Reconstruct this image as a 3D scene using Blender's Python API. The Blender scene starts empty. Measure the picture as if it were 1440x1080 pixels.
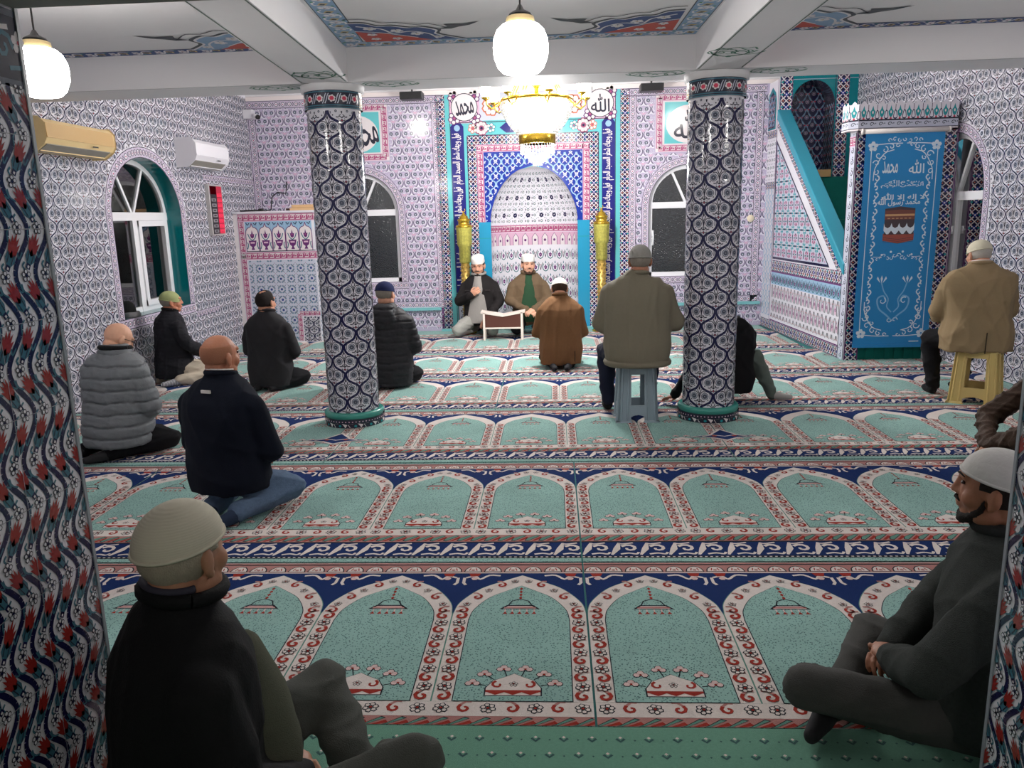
import bpy, bmesh, math, random
import numpy as np
from math import sin, cos, pi, sqrt, atan2
from mathutils import Vector, Matrix, noise
from mathutils.geometry import tessellate_polygon
random.seed(7)
SC = bpy.context.scene
COL = SC.collection
# ------------------------------------------------------------------ materials
def lin(c):
    return tuple((v/255/12.92 if v/255 <= .04045 else ((v/255+.055)/1.055)**2.4) for v in c)
MATS = {}
def mat(name, rgb, rough=.5, metal=0., spec=.5, bump=None, var=0., emit=None, coat=0., sheen=0.):
    """bump=(scale,strength) noise bump, var = tone variation of the surface itself"""
    if name in MATS: return MATS[name]
    m = bpy.data.materials.new(name); m.use_nodes = True
    nt = m.node_tree; b = nt.nodes['Principled BSDF']
    c = lin(rgb)
    b.inputs['Base Color'].default_value = (*c, 1)
    b.inputs['Roughness'].default_value = rough
    b.inputs['Metallic'].default_value = metal
    b.inputs['Specular IOR Level'].default_value = spec
    if coat: b.inputs['Coat Weight'].default_value = coat; b.inputs['Coat Roughness'].default_value = .08
    if sheen: b.inputs['Sheen Weight'].default_value = sheen
    tc = None
    if bump or var:
        tc = nt.nodes.new('ShaderNodeTexCoord')
    if bump:
        n = nt.nodes.new('ShaderNodeTexNoise'); n.inputs['Scale'].default_value = bump[0]; n.inputs['Detail'].default_value = 4
        bp = nt.nodes.new('ShaderNodeBump'); bp.inputs['Strength'].default_value = bump[1]; bp.inputs['Distance'].default_value = .01
        nt.links.new(tc.outputs['Object'], n.inputs['Vector']); nt.links.new(n.outputs['Fac'], bp.inputs['Height'])
        nt.links.new(bp.outputs['Normal'], b.inputs['Normal'])
    if var:
        n = nt.nodes.new('ShaderNodeTexNoise'); n.inputs['Scale'].default_value = (bump[0]*.25 if bump else 6); n.inputs['Detail'].default_value = 5
        r = nt.nodes.new('ShaderNodeMix'); r.data_type = 'RGBA'
        r.inputs[6].default_value = (*[v*(1-var) for v in c], 1); r.inputs[7].default_value = (*[min(1, v*(1+var)) for v in c], 1)
        nt.links.new(tc.outputs['Object'], n.inputs['Vector']); nt.links.new(n.outputs['Fac'], r.inputs[0])
        nt.links.new(r.outputs[2], b.inputs['Base Color'])
    if emit:
        b.inputs['Emission Color'].default_value = (*lin(emit[0]), 1); b.inputs['Emission Strength'].default_value = emit[1]
    MATS[name] = m
    return m
def G(name, rgb, rough=.12):      # glazed tile colour
    return mat(name, rgb, rough, 0, .5)
def F(name, rgb):                 # carpet wool colour
    return mat(name, rgb, .95, 0, .1, bump=(420, .5), var=.12)

# ------------------------------------------------------------------ object helpers
def tag(o, label=None, cat=None, group=None, kind=None):
    if label: o['label'] = label
    if cat: o['category'] = cat
    if group: o['group'] = group
    if kind: o['kind'] = kind
    return o
def link(o, parent=None):
    COL.objects.link(o)
    if parent is not None: o.parent = parent
    return o
def empty(name, loc, rz=0., label=None, cat=None, group=None):
    o = bpy.data.objects.new(name, None); o.empty_display_size = .1
    o.location = loc; o.rotation_euler = (0, 0, rz); link(o)
    return tag(o, label, cat, group)
def mobj(name, verts, faces, mats, parent=None, smooth=False, midx=None, loc=None, rz=0.):
    me = bpy.data.meshes.new(name)
    me.from_pydata([tuple(v) for v in verts], [], [tuple(f) for f in faces])
    for m in (mats if isinstance(mats, (list, tuple)) else [mats]): me.materials.append(m)
    if midx is not None: me.polygons.foreach_set('material_index', midx)
    if smooth: me.polygons.foreach_set('use_smooth', [True]*len(me.polygons))
    me.update()
    o = bpy.data.objects.new(name, me)
    if loc is not None: o.location = loc
    o.rotation_euler = (0, 0, rz)
    return link(o, parent)
def copy_tree(o, parent=None):
    c = o.copy(); COL.objects.link(c)
    if parent is not None: c.parent = parent
    for ch in list(o.children): copy_tree(ch, c)
    return c
class MB:
    """collects boxes, tubes, lathes, prisms into one mesh"""
    def __init__(s): s.v = []; s.f = []; s.m = []
    def add(s, v, f, mi=0):
        n = len(s.v); s.v += [tuple(p) for p in v]; s.f += [tuple(i+n for i in q) for q in f]; s.m += [mi]*len(f); return s
    def box(s, x0, x1, y0, y1, z0, z1, mi=0):
        v = [(x, y, z) for x in (x0, x1) for y in (y0, y1) for z in (z0, z1)]
        return s.add(v, [(0,1,3,2),(4,6,7,5),(0,4,5,1),(2,3,7,6),(0,2,6,4),(1,5,7,3)], mi)
    def hexa(s, b, t, mi=0):   # bottom 4 pts, top 4 pts
        return s.add(list(b)+list(t), [(3,2,1,0),(4,5,6,7),(0,1,5,4),(1,2,6,5),(2,3,7,6),(3,0,4,7)], mi)
    def tube(s, path, rad, n=10, mi=0, cap=True, flat=1.):
        path = [Vector(p) for p in path]
        if not hasattr(rad, '__len__'): rad = [rad]*len(path)
        rings = []; ref = None
        for i, p in enumerate(path):
            d = (path[min(i+1, len(path)-1)]-path[max(i-1, 0)]).normalized()
            if ref is None:
                ref = d.orthogonal().normalized()
            ref = (ref-d*ref.dot(d)).normalized(); b = d.cross(ref)
            rings.append([p+(ref*cos(2*pi*k/n)+b*sin(2*pi*k/n)*flat)*rad[i] for k in range(n)])
        v = [q for r in rings for q in r]; f = []
        for i in range(len(path)-1):
            for k in range(n):
                k2 = (k+1) % n; f.append((i*n+k, i*n+k2, (i+1)*n+k2, (i+1)*n+k))
        if cap: f.append(tuple(range(n))[::-1]); f.append(tuple(range((len(path)-1)*n, len(path)*n)))
        return s.add(v, f, mi)
    def lathe(s, prof, cx=0, cy=0, n=24, mi=0, sx=1., sy=1., flute=0., nf=0):
        v = []; f = []
        for (r, z) in prof:
            for k in range(n):
                a = 2*pi*k/n; rr = r*(1+flute*cos(nf*a)) if nf else r
                v.append((cx+rr*cos(a)*sx, cy+rr*sin(a)*sy, z))
        for i in range(len(prof)-1):
            for k in range(n):
                k2 = (k+1) % n; f.append((i*n+k, i*n+k2, (i+1)*n+k2, (i+1)*n+k))
        f.append(tuple(range(n))[::-1]); f.append(tuple(range((len(prof)-1)*n, len(prof)*n)))
        return s.add(v, f, mi)
    def build(s, name, mats, parent=None, smooth=False, loc=None, rz=0.):
        return mobj(name, s.v, s.f, mats, parent, smooth, s.m, loc, rz)
def bevel(o, w=.005, seg=2):
    m = o.modifiers.new('bevel', 'BEVEL'); m.width = w; m.segments = seg; m.limit_method = 'ANGLE'; return o

# ------------------------------------------------------------------ flat ornament drawn as inlaid faces
class Motif:
    def __init__(s): s.ops = []      # (Nx2 array, matname, layer)
    def poly(s, pts, m, l=1): s.ops.append((np.array(pts, float), m, l)); return s
    def rect(s, u0, u1, v0, v1, m, l=1): return s.poly([(u0,v0),(u1,v0),(u1,v1),(u0,v1)], m, l)
    def disc(s, u, v, r, m, l=1, n=8, ry=None, rot=0.):
        a = np.arange(n)*2*pi/n; x = r*np.cos(a); y = (ry or r)*np.sin(a)
        return s.poly(np.stack([u+x*cos(rot)-y*sin(rot), v+x*sin(rot)+y*cos(rot)], 1), m, l)
    def stroke(s, pts, w, m, l=1, closed=False, seg=None):
        p = np.array(pts, float)
        if closed: p = np.vstack([p, p[:1]])
        n = len(p); d = np.zeros_like(p)
        d[1:-1] = p[2:]-p[:-2]; d[0] = p[1]-p[0]; d[-1] = p[-1]-p[-2]
        if closed: d[0] = d[-1] = p[1]-p[-2]
        ln = np.linalg.norm(d, axis=1, keepdims=True); ln[ln == 0] = 1; d = d/ln
        nn = np.stack([-d[:,1], d[:,0]], 1)
        ww = np.array(w if hasattr(w, '__len__') else [w]*n, float)
        if len(ww) < n: ww = np.append(ww, ww[0])
        A = p+nn*ww[:,None]/2; B = p-nn*ww[:,None]/2
        for i in range(n-1): s.ops.append((np.array([B[i], B[i+1], A[i+1], A[i]]), m, l))
        return s
    def use(s, o, u=0, v=0, sx=1., sy=None, rot=0., dl=0):
        sy = sx if sy is None else sy
        R = np.array([[cos(rot)*sx, sin(rot)*sx], [-sin(rot)*sy, cos(rot)*sy]])
        for p, m, l in o.ops:
            q = p@R+np.array([u, v])
            s.ops.append((q[::-1] if sx*sy < 0 else q, m, l+dl))
        return s
    def spiral(s, u, v, r, t0, turns, w, m, l=1, n=12, r1=.15, flip=1):
        t = np.linspace(0, 1, n); a = t0+flip*turns*2*pi*t; rr = r*(1-t*(1-r1))
        return s.stroke(np.stack([u+rr*np.cos(a), v+rr*np.sin(a)], 1), np.linspace(w, w*.7, n), m, l)
def curve(pts, n=8):   # Catmull-Rom through points
    p = [np.array(q, float) for q in pts]; p = [2*p[0]-p[1]]+p+[2*p[-1]-p[-2]]; o = []
    for i in range(1, len(p)-2):
        for k in range(n):
            t = k/n
            o.append(.5*(2*p[i]+(p[i+1]-p[i-1])*t+(2*p[i-1]-5*p[i]+4*p[i+1]-p[i+2])*t*t+(3*p[i]-p[i-1]-3*p[i+1]+p[i+2])*t**3))
    o.append(p[-2]); return np.array(o)
class CV:
    """surface with ornament; mapf(array Nx2, h)->Nx3"""
    LAY = .0007
    def __init__(s, mapf, lay=None):
        s.mapf = mapf; s.V = []; s.Fc = []; s.M = []; s.names = []; s.n = 0; s.clip = None
        if lay: s.LAY = lay
    def mi(s, m):
        if m not in s.names: s.names.append(m)
        return s.names.index(m)
    def put(s, q, m, l):
        if s.clip is not None and not s.clip(q): return
        P = s.mapf(q, l*s.LAY); k = len(P)
        s.V.append(P); s.Fc.append(tuple(range(s.n, s.n+k))); s.M.append(s.mi(m)); s.n += k
    def stamp(s, mo, u=0, v=0, sx=1., sy=None, rot=0., dl=0):
        sy = sx if sy is None else sy
        R = np.array([[cos(rot)*sx, sin(rot)*sx], [-sin(rot)*sy, cos(rot)*sy]]); T = np.array([u, v])
        fl = sx*sy < 0
        for p, m, l in mo.ops:
            q = p@R+T
            s.put(q[::-1] if fl else q, m, l+dl)
    def tri3(s, V3, faces, m):       # raw 3-D faces
        k = s.mi(m)
        V3 = np.array(V3, float); s.V.append(V3)
        for f in faces: s.Fc.append(tuple(i+s.n for i in f)); s.M.append(k)
        s.n += len(V3)
    def holed(s, outer, holes, m, l=0):
        loops = [outer]+list(holes); pts = np.array([p for L in loops for p in L], float)
        T = tessellate_polygon([[Vector((p[0], p[1], 0)) for p in L] for L in loops])
        P = s.mapf(pts, l*s.LAY); k = s.mi(m); s.V.append(P)
        for t in T:
            a, b, c = [pts[i] for i in t]
            if (b[0]-a[0])*(c[1]-a[1])-(b[1]-a[1])*(c[0]-a[0]) < 0: t = t[::-1]
            s.Fc.append(tuple(i+s.n for i in t)); s.M.append(k)
        s.n += len(pts)
    def fill(s, mo, u0, u1, v0, v1, du, dv, stag=True, clip=None, dl=0, sx=1., sy=1.):
        old = s.clip
        if clip is None: clip = lambda q: q[:,0].min() >= u0 and q[:,0].max() <= u1 and q[:,1].min() >= v0 and q[:,1].max() <= v1
        s.clip = clip
        nu = int((u1-u0)/du)+2; nv = int((v1-v0)/dv)+2
        for j in range(-1, nv):
            for i in range(-1, nu):
                s.stamp(mo, u0+(i+(.5 if (stag and j % 2) else 0))*du, v0+j*dv, sx, sy, dl=dl)
        s.clip = old
    def band(s, mo, a, b, w, per, dl=0, flip=1):
        """repeat motif (drawn for period 1 x width 1, centred on t=0) from a to b"""
        a = np.array(a, float); b = np.array(b, float); L = np.linalg.norm(b-a); n = max(1, round(L/per)); d = (b-a)/L; nr = np.array([-d[1], d[0]])*flip
        for i in range(n):
            c = a+d*(i+.5)*L/n
            R = np.array([d*L/n, nr*w])
            for p, m, l in mo.ops:
                q = p@R+c
                s.put(q[::-1] if flip < 0 else q, m, l+dl)
    def build(s, name, parent=None, smooth=False, loc=None, rz=0.):
        V = np.concatenate(s.V)
        me = bpy.data.meshes.new(name); me.from_pydata(V.tolist(), [], s.Fc)
        for m in s.names: me.materials.append(MATS[m])
        me.polygons.foreach_set('material_index', s.M)
        if smooth: me.polygons.foreach_set('use_smooth', [True]*len(me.polygons))
        me.update(); o = bpy.data.objects.new(name, me)
        if loc is not None: o.location = loc
        o.rotation_euler = (0, 0, rz)
        return link(o, parent)
def plane(o, U, V, N=None):
    o = np.array(o, float); U = np.array(U, float); V = np.array(V, float)
    N = np.cross(U, V) if N is None else np.array(N, float); N = N/np.linalg.norm(N)
    return lambda q, h: o+q[:,:1]*U+q[:,1:2]*V+N*h
def archpts(cx, r, zs, z0, n=20, rise=None):    # arch outline, counter-clockwise, from bottom-left
    rise = rise or r
    a = np.linspace(0, pi, n)
    return [(cx-r, z0), (cx+r, z0)]+[(cx+r*cos(t), zs+rise*sin(t)) for t in a]

# tile colours
G('t_dred', (150, 44, 40)); G('t_white', (226, 224, 232)); G('t_navy', (28, 28, 70)); G('t_ink', (46, 46, 62)); G('t_grey', (92, 98, 112))
G('t_lilac', (178, 166, 204)); G('t_purple', (104, 52, 112)); G('t_pink', (216, 176, 200)); G('t_rose', (168, 84, 122)); G('t_redp', (206, 70, 96))
G('t_teal', (44, 152, 160)); G('t_lteal', (100, 190, 196)); G('t_blue', (28, 52, 150)); G('t_royal', (34, 36, 120)); G('t_red', (188, 52, 40))
G('t_sky', (150, 186, 214)); G('t_green', (40, 104, 110)); G('t_cream', (226, 218, 220)); G('t_orange', (206, 120, 92)); G('t_dteal', (0, 122, 132)); G('t_grout', (150, 150, 158), .5)
G('t_lil2', (200, 188, 208)); G('t_bgl', (186, 176, 202)); G('t_cyan', (44, 150, 190)); G('t_leaf', (66, 112, 130)); G('t_pale', (196, 200, 216))
# ------------------------------------------------------------------ ornament motifs
def flower(r, dark, light, core, n=6, l=1, dn=6):
    m = Motif()
    for k in range(n):
        a = 2*pi*k/n+.3; m.disc(.62*r*cos(a), .62*r*sin(a), .42*r, dark, l, dn)
    for k in range(n):
        a = 2*pi*k/n+.3; m.disc(.6*r*cos(a), .6*r*sin(a), .28*r, light, l+1, dn)
    m.disc(0, 0, .3*r, dark, l+1, dn); m.disc(0, 0, .2*r, core, l+2, dn)
    return m
def ogee_wave(H, A, n=16, sharp=.16, pw=.62):
    v = np.linspace(0, H, n+1); t = v/H*2*pi; t2 = t+sharp*(1-np.cos(2*t)); c = np.cos(t2)
    return v, A*np.sign(c)*np.abs(c)**pw
def m_ogee(W, H, line='t_navy', ink='t_ink', grey='t_grey', acc='t_red', lw=.0115):
    """one onion cell of the ogee tile, centred; period W x H, staggered rows"""
    m = Motif(); v, x = ogee_wave(H, W*.23, 16, .22, .85)
    m.stroke(np.stack([W*.25-x, v-H/2], 1), lw, line, 1)
    for sx in (-1, 1):
        c = sx*W*.2; d = -H*.02
        m.disc(c, d, W*.135, ink, 2, 10); m.disc(c, d, W*.115, 't_pale', 3, 10); m.disc(c, d, W*.095, grey, 4, 8)
        m.disc(c, d, W*.045, ink, 5, 6); m.disc(c, d, W*.02, 't_pale', 6, 5)
        m.stroke(curve([(0, -H*.24), (sx*W*.06, -H*.19), (sx*W*.14, -H*.215), (sx*W*.2, -H*.2)], 2), .007, ink, 2)
        m.stroke([(sx*W*.03, -H*.13), (sx*W*.10, -H*.17)], .006, ink, 2)
        m.stroke(curve([(0, -H*.1), (sx*W*.04, H*.06), (sx*W*.12, H*.15), (sx*W*.22, H*.14)], 2), .006, ink, 2)
        m.stroke(curve([(sx*W*.38, -H*.1), (sx*W*.385, H*.05), (sx*W*.33, H*.13)], 2), .006, grey, 2)
        m.stroke(curve([(0, H*.07), (sx*W*.05, H*.16), (sx*W*.07, H*.24)], 2), .006, ink, 2)
        m.disc(sx*W*.31, -H*.15, W*.026, ink, 3, 5); m.disc(sx*W*.1, -H*.26, W*.02, grey, 3, 4); m.disc(sx*W*.2, H*.2, W*.022, grey, 3, 4)
        m.stroke([(sx*W*.12, -H*.3), (sx*W*.05, -H*.34)], .006, ink, 2)
    m.poly([(0, H*.38), (-W*.035, H*.26), (0, H*.2), (W*.035, H*.26)], ink, 2)
    m.poly([(0, -H*.38), (-W*.05, -H*.32), (0, -H*.26), (W*.05, -H*.32)], ink, 2)
    m.disc(0, -H*.32, W*.022, acc, 3, 4)
    m.stroke([(0, -H*.22), (0, H*.1)], .006, ink, 2)
    return m
def m_heart(W, H):
    """lilac heart-shaped ogee of the rear wall"""
    m = Motif(); v, x = ogee_wave(H, W*.215, 12, .14); pr = np.stack([W*.25-x, v-H/2], 1)
    m.stroke(pr, .008, 't_ink', 2)
    for sx in (-1, 1):
        m.stroke(curve([(0, H*.34), (sx*W*.1, H*.2), (sx*W*.3, H*.2), (sx*W*.39, H*.04), (sx*W*.3, -H*.12), (sx*W*.2, -H*.1)], 3), .010, 't_white', 3)
        m.disc(sx*W*.2, H*.0, W*.125, 't_grey', 2, 8); m.disc(sx*W*.2, H*.0, W*.05, 't_pale', 4, 5)
        m.stroke([(sx*W*.02, -H*.34), (sx*W*.16, -H*.2)], .009, 't_pink', 3); m.stroke([(0, -H*.2), (sx*W*.11, -H*.1)], .008, 't_white', 3)
    for (a, b) in ((0, .06), (-.06, -.02), (.06, -.02), (0, -.1)): m.disc(a*W, b*H, W*.026, 't_white', 4, 4)
    m.disc(0, -H*.24, W*.06, 't_pink', 3, 6); m.poly([(0, H*.36), (-W*.04, H*.26), (0, H*.18), (W*.04, H*.26)], 't_white', 4)
    return m
def m_star():      # interlaced lattice band (unit cell 1 x 1, t in -.5...5)
    m = Motif(); m.rect(-.5, .5, -.5, .5, 't_navy', 1)
    for s in (-1, 1):
        m.stroke([(-.5, -.5*s), (0, .06*s), (.5, .5*s)], .1, 't_cream', 2); m.stroke([(-.5, 0), (-.18, .34*s), (.14, .5*s)], .07, 't_cream', 2); m.stroke([(.5, 0), (.18, .34*s), (-.14, .5*s)], .07, 't_cream', 2)
    m.poly([(-.2, 0), (0, -.2), (.2, 0), (0, .2)], 't_blue', 3); m.disc(0, 0, .08, 't_cream', 4, 6)
    for s in (-1, 1):
        m.poly([(.5, s*.19), (.43, s*.26), (.5, s*.33)], 't_orange', 3); m.poly([(-.5, s*.19), (-.5, s*.33), (-.43, s*.26)], 't_orange', 3); m.disc(.25*s, -.25, .045, 't_redp', 3, 4); m.disc(.25*s, .25, .045, 't_sky', 3, 4)
        m.disc(0, .36*s, .1, 't_teal', 3, 6)
        m.rect(-.5, .5, min(s*.46, s*.5), max(s*.46, s*.5), 't_purple', 5)
    return m
def m_meander():
    m = Motif(); m.rect(-.5, .5, -.5, .5, 't_rose', 1)
    m.stroke([(-.42, -.24), (.2, -.24), (.2, .12), (-.12, .12), (-.12, -.04)], .12, 't_cream', 2)
    m.stroke([(.42, .26), (-.42, .26), (-.42, .0)], .1, 't_cream', 2)
    for s in (-1, 1): m.rect(-.5, .5, min(s*.4, s*.5), max(s*.4, s*.5), 't_pink', 3)
    return m
def m_chain():
    m = Motif(); m.rect(-.5, .5, -.5, .5, 't_lil2', 1)
    m.disc(0, 0, .3, 't_ink', 2, 8); m.disc(0, 0, .23, 't_white', 3, 8); m.disc(0, 0, .1, 't_rose', 4, 6)
    for s in (-1, 1):
        m.stroke([(s*.5, -.24), (s*.38, 0), (s*.5, .24)], .06, 't_ink', 2); m.rect(-.5, .5, min(s*.44, s*.5), max(s*.44, s*.5), 't_ink', 3)
    return m
def m_scrollb():
    m = Motif(); m.rect(-.5, .5, -.5, .5, 't_pale', 1)
    m.spiral(-.05, 0, .28, 0, 1.1, .09, 't_ink', 2, 9); m.disc(.38, .1, .08, 't_grey', 2, 6)
    for s in (-1, 1): m.rect(-.5, .5, min(s*.42, s*.5), max(s*.42, s*.5), 't_ink', 3)
    return m
def m_lattice_blue(W, H):
    m = Motif(); v, x = ogee_wave(H, W*.22, 8, .1); pr = np.stack([W*.25-x, v-H/2], 1)
    m.stroke(pr, .016, 't_sky', 1)
    m.use(flower(W*.16, 't_cream', 't_sky', 't_blue', 5, 2, 5))
    for s in (-1, 1): m.stroke([(0, 0), (s*W*.2, H*.2)], .01, 't_cream', 2); m.stroke([(0, 0), (s*W*.2, -H*.2)], .01, 't_cream', 2)
    m.disc(0, H*.34, W*.06, 't_cream', 2, 5)
    return m
def m_rings(W):
    m = Motif(); m.disc(0, 0, W*.2, 't_green', 1, 8); m.disc(0, 0, W*.12, 't_cream', 2, 6)
    m.rect(-.5*W+.006, -.5*W+.018, -.014, .014, 't_navy', 1); m.disc(W*.5, W*.45, .008, 't_grey', 1, 5)
    m.disc(-.25*W, -.5*W, .006, 't_leaf', 1, 4); m.disc(.25*W, -.5*W, .006, 't_leaf', 1, 4)
    return m
def m_tulrow(W, H):
    m = Motif()
    m.poly([(-W*.17, H*.02), (-W*.1, -H*.2), (0, -H*.26), (W*.1, -H*.2), (W*.17, H*.02), (W*.08, H*.0), (0, H*.16), (-W*.08, 0)], 't_purple', 1)
    m.disc(0, -H*.08, W*.05, 't_pink', 2, 5)
    for s in (-1, 1):
        m.stroke(curve([(0, -H*.4), (s*W*.22, -H*.28), (s*W*.3, -H*.02), (s*W*.2, H*.2)], 3), .012, 't_green', 1)
        m.stroke(curve([(s*W*.5, -H*.3), (s*W*.42, 0), (s*W*.3, H*.3)], 3), .008, 't_ink', 1)
    m.poly([(0, H*.45), (-W*.07, H*.3), (0, H*.2), (W*.07, H*.3)], 't_leaf', 1); m.disc(W*.5, H*.1, W*.06, 't_rose', 2, 5)
    return m
def m_bluegeo(W):
    m = Motif(); m.use(flower(W*.12, 't_navy', 't_blue', 't_sky', 8, 1, 5))
    for k in range(8):
        a = pi/8+k*pi/4; c = (W*.33*cos(a), W*.33*sin(a))
        m.disc(*c, W*.105, 't_navy', 1, 8, W*.07, rot=a+pi/2); m.disc(*c, W*.075, 't_sky', 2, 7, W*.045, rot=a+pi/2); m.disc(*c, W*.035, 't_green', 3, 5)
    for s in (-1, 1):
        for t in (-1, 1): m.disc(s*W*.5, t*W*.5, W*.04, 't_rose', 2, 5); m.stroke([(s*W*.15, t*W*.15), (s*W*.42, t*W*.42)], .006, 't_grey', 1)
    return m
def m_geoflower(W):
    m = Motif(); 
    for k in range(8):
        a = k*pi/4; m.disc(W*.2*cos(a), W*.2*sin(a), W*.12, 't_teal' , 1, 6, W*.06, rot=a)
    m.disc(0, 0, W*.1, 't_cream', 2, 8); m.disc(0, 0, W*.05, 't_purple', 3, 6)
    for k in range(4):
        a = pi/4+k*pi/2; c = (W*.5*cos(a)*1.0, W*.5*sin(a)*1.0); m.disc(*c, W*.13, 't_pink', 2, 6); m.disc(*c, W*.06, 't_rose', 3, 6)
        a = k*pi/2; m.stroke([(W*.3*cos(a), W*.3*sin(a)), (W*.5*cos(a), W*.5*sin(a))], .02, 't_navy', 2)
    return m
def m_vase(W, H):     # vase of flowers under a pointed arch
    m = Motif()
    m.rect(-W/2, W/2, -H/2, H/2, 't_sky', 1)
    arch = curve([(-W*.47, -H*.5), (-W*.47, H*.1), (-W*.3, H*.26), (-W*.1, H*.3), (0, H*.42)], 4)
    m.poly(np.vstack([arch, (arch*np.array([-1, 1]))[::-1][1:]])[::-1], 't_cream', 2)
    m.stroke(arch, .009, 't_purple', 3); m.stroke(arch*np.array([-1, 1]), .009, 't_purple', 3)
    m.poly([(-W*.3, -H*.14), (-W*.22, -H*.3), (-W*.06, -H*.36), (-W*.14, -H*.45), (W*.14, -H*.45), (W*.06, -H*.36), (W*.22, -H*.3), (W*.3, -H*.14)], 't_purple', 3)
    m.rect(-W*.16, W*.16, -H*.24, -H*.19, 't_pink', 4)
    m.poly([(-W*.17, H*.08), (-W*.12, -H*.04), (0, -H*.08), (W*.12, -H*.04), (W*.17, H*.08), (W*.07, H*.06), (0, H*.2), (-W*.07, H*.06)], 't_purple', 3)
    m.disc(0, H*.03, W*.05, 't_rose', 4, 6)
    for s in (-1, 1):
        m.stroke(curve([(0, -H*.14), (s*W*.2, -H*.06), (s*W*.32, H*.08)], 3), .012, 't_leaf', 3); m.stroke(curve([(s*W*.42, -H*.42), (s*W*.34, -H*.3), (s*W*.38, -H*.2)], 3), .012, 't_leaf', 3)
        m.stroke([(s*W*.16, H*.42), (s*W*.3, H*.36), (s*W*.4, H*.44)], .012, 't_navy', 3)
    return m
def m_bottles(W, H):   # rows on the pulpit base
    m = Motif()
    m.poly([(-W*.22, -H*.1), (-W*.1, -H*.4), (W*.1, -H*.4), (W*.22, -H*.1), (W*.08, H*.05), (0, H*.4), (-W*.08, H*.05)], 't_pink', 1)
    m.disc(0, -H*.12, W*.12, 't_purple', 2, 6, H*.1); m.disc(0, -H*.12, W*.05, 't_cream', 3, 5)
    m.poly([(-W*.06, H*.1), (W*.06, H*.1), (0, H*.34)], 't_ink', 2)
    for s in (-1, 1): m.stroke(curve([(s*W*.36, -H*.45), (s*W*.3, 0), (s*W*.42, H*.42)], 3), .014, 't_ink', 1); m.disc(s*W*.3, H*.2, W*.06, 't_red', 2, 5)
    return m
def m_damask(W, H, bg=None):   # dark recess pattern
    m = Motif(); m.use(flower(W*.17, 't_cream', 't_royal', 't_rose', 7, 2, 5))
    for s in (-1, 1):
        m.stroke(curve([(0, -H*.5), (s*W*.3, -H*.35), (s*W*.38, 0), (s*W*.14, H*.3), (0, H*.5)], 3), .012, 't_sky', 1)
        m.disc(s*W*.38, 0, W*.07, 't_redp', 2, 5)
    return m
def T(c, pts, m, l=1): return Motif().poly(pts, m, l)

# ------------------------------------------------------------------ Arabic lettering (outlines turned into flat faces)
_fc = {}
def glyph_tris(txt, size=1.):
    if txt not in _fc:
        cu = bpy.data.curves.new('lettering', 'FONT'); cu.body = txt; cu.size = 1; cu.resolution_u = 3
        o = bpy.data.objects.new('lettering', cu); COL.objects.link(o)
        dg = bpy.context.evaluated_depsgraph_get(); dg.update(); ev = o.evaluated_get(dg); me = ev.to_mesh()
        co = np.array([v.co[:2] for v in me.vertices]); fs = [tuple(p.vertices) for p in me.polygons]
        ev.to_mesh_clear(); bpy.data.objects.remove(o); bpy.data.curves.remove(cu)
        _fc[txt] = (co, fs)
    return _fc[txt]
# contextual joining forms, written here left-to-right already reversed for display
FORMS = {'alef': '\ufe8d', 'lam_i': '\ufedf', 'lam_m': '\ufee0', 'heh_f': '\ufeea', 'meem_i': '\ufee3', 'hah_m': '\ufea4', 'meem_m': '\ufee4', 'dal_f': '\ufeaa',
         'lamalef': '\ufefb', 'lamalef_hi': '\ufef9', 'reh': '\ufead', 'seen_i': '\ufeb3', 'waw_f': '\ufeee', 'lam': '\ufedd', 'heh_i': '\ufeeb'}
ALLAH = '\ufdf2'
MUHAMMAD = ''.join(reversed(['\ufee3', '\ufea4', '\ufee4', '\ufeaa']))
BISMILLAH = '\ufdfd'
TAWHID = ''.join(reversed(['\ufefb', ' ', '\ufe87', '\ufedf', '\ufeea', ' ', '\ufe87', '\ufefb', ' ', '\ufdf2']))
RASUL = ''.join(reversed(['\ufee3', '\ufea4', '\ufee4', '\ufeaa', ' ', '\ufead', '\ufeb3', '\ufeee', '\ufedd', ' ', '\ufdf2']))
VERSE = ''.join(reversed(['\ufed3', '\ufeee', '\ufedd', ' ', '\ufeed', '\ufe9f', '\ufeec', '\ufedA', ' ', '\ufeb7', '\ufec4', '\ufeae', ' ', '\ufe8d', '\ufedf', '\ufee4', '\ufeb4', '\ufea0', '\ufeaa', ' ', '\ufe8d', '\ufedf', '\ufea4', '\ufeae', '\ufe8d', '\ufee1']))
def write(cv, txt, cu, cvv, w, h, m, l=3, rot=0., shear=0., fat=0.):
    co, fs = glyph_tris(txt); mn = co.min(0); mx = co.max(0); q = (co-(mn+mx)/2)/(mx-mn)*np.array([w, h])
    q[:,0] += shear*q[:,1]
    R = np.array([[cos(rot), sin(rot)], [-sin(rot), cos(rot)]]); q = q@R+np.array([cu, cvv])
    reps = [(0, 0)] if not fat else [(0, 0), (fat, 0), (0, fat), (-fat, 0), (0, -fat)]
    for k, (a, b) in enumerate(reps):
        cv.tri3(cv.mapf(q+np.array([a, b]), (l+k*.25)*cv.LAY), fs, m)
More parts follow.
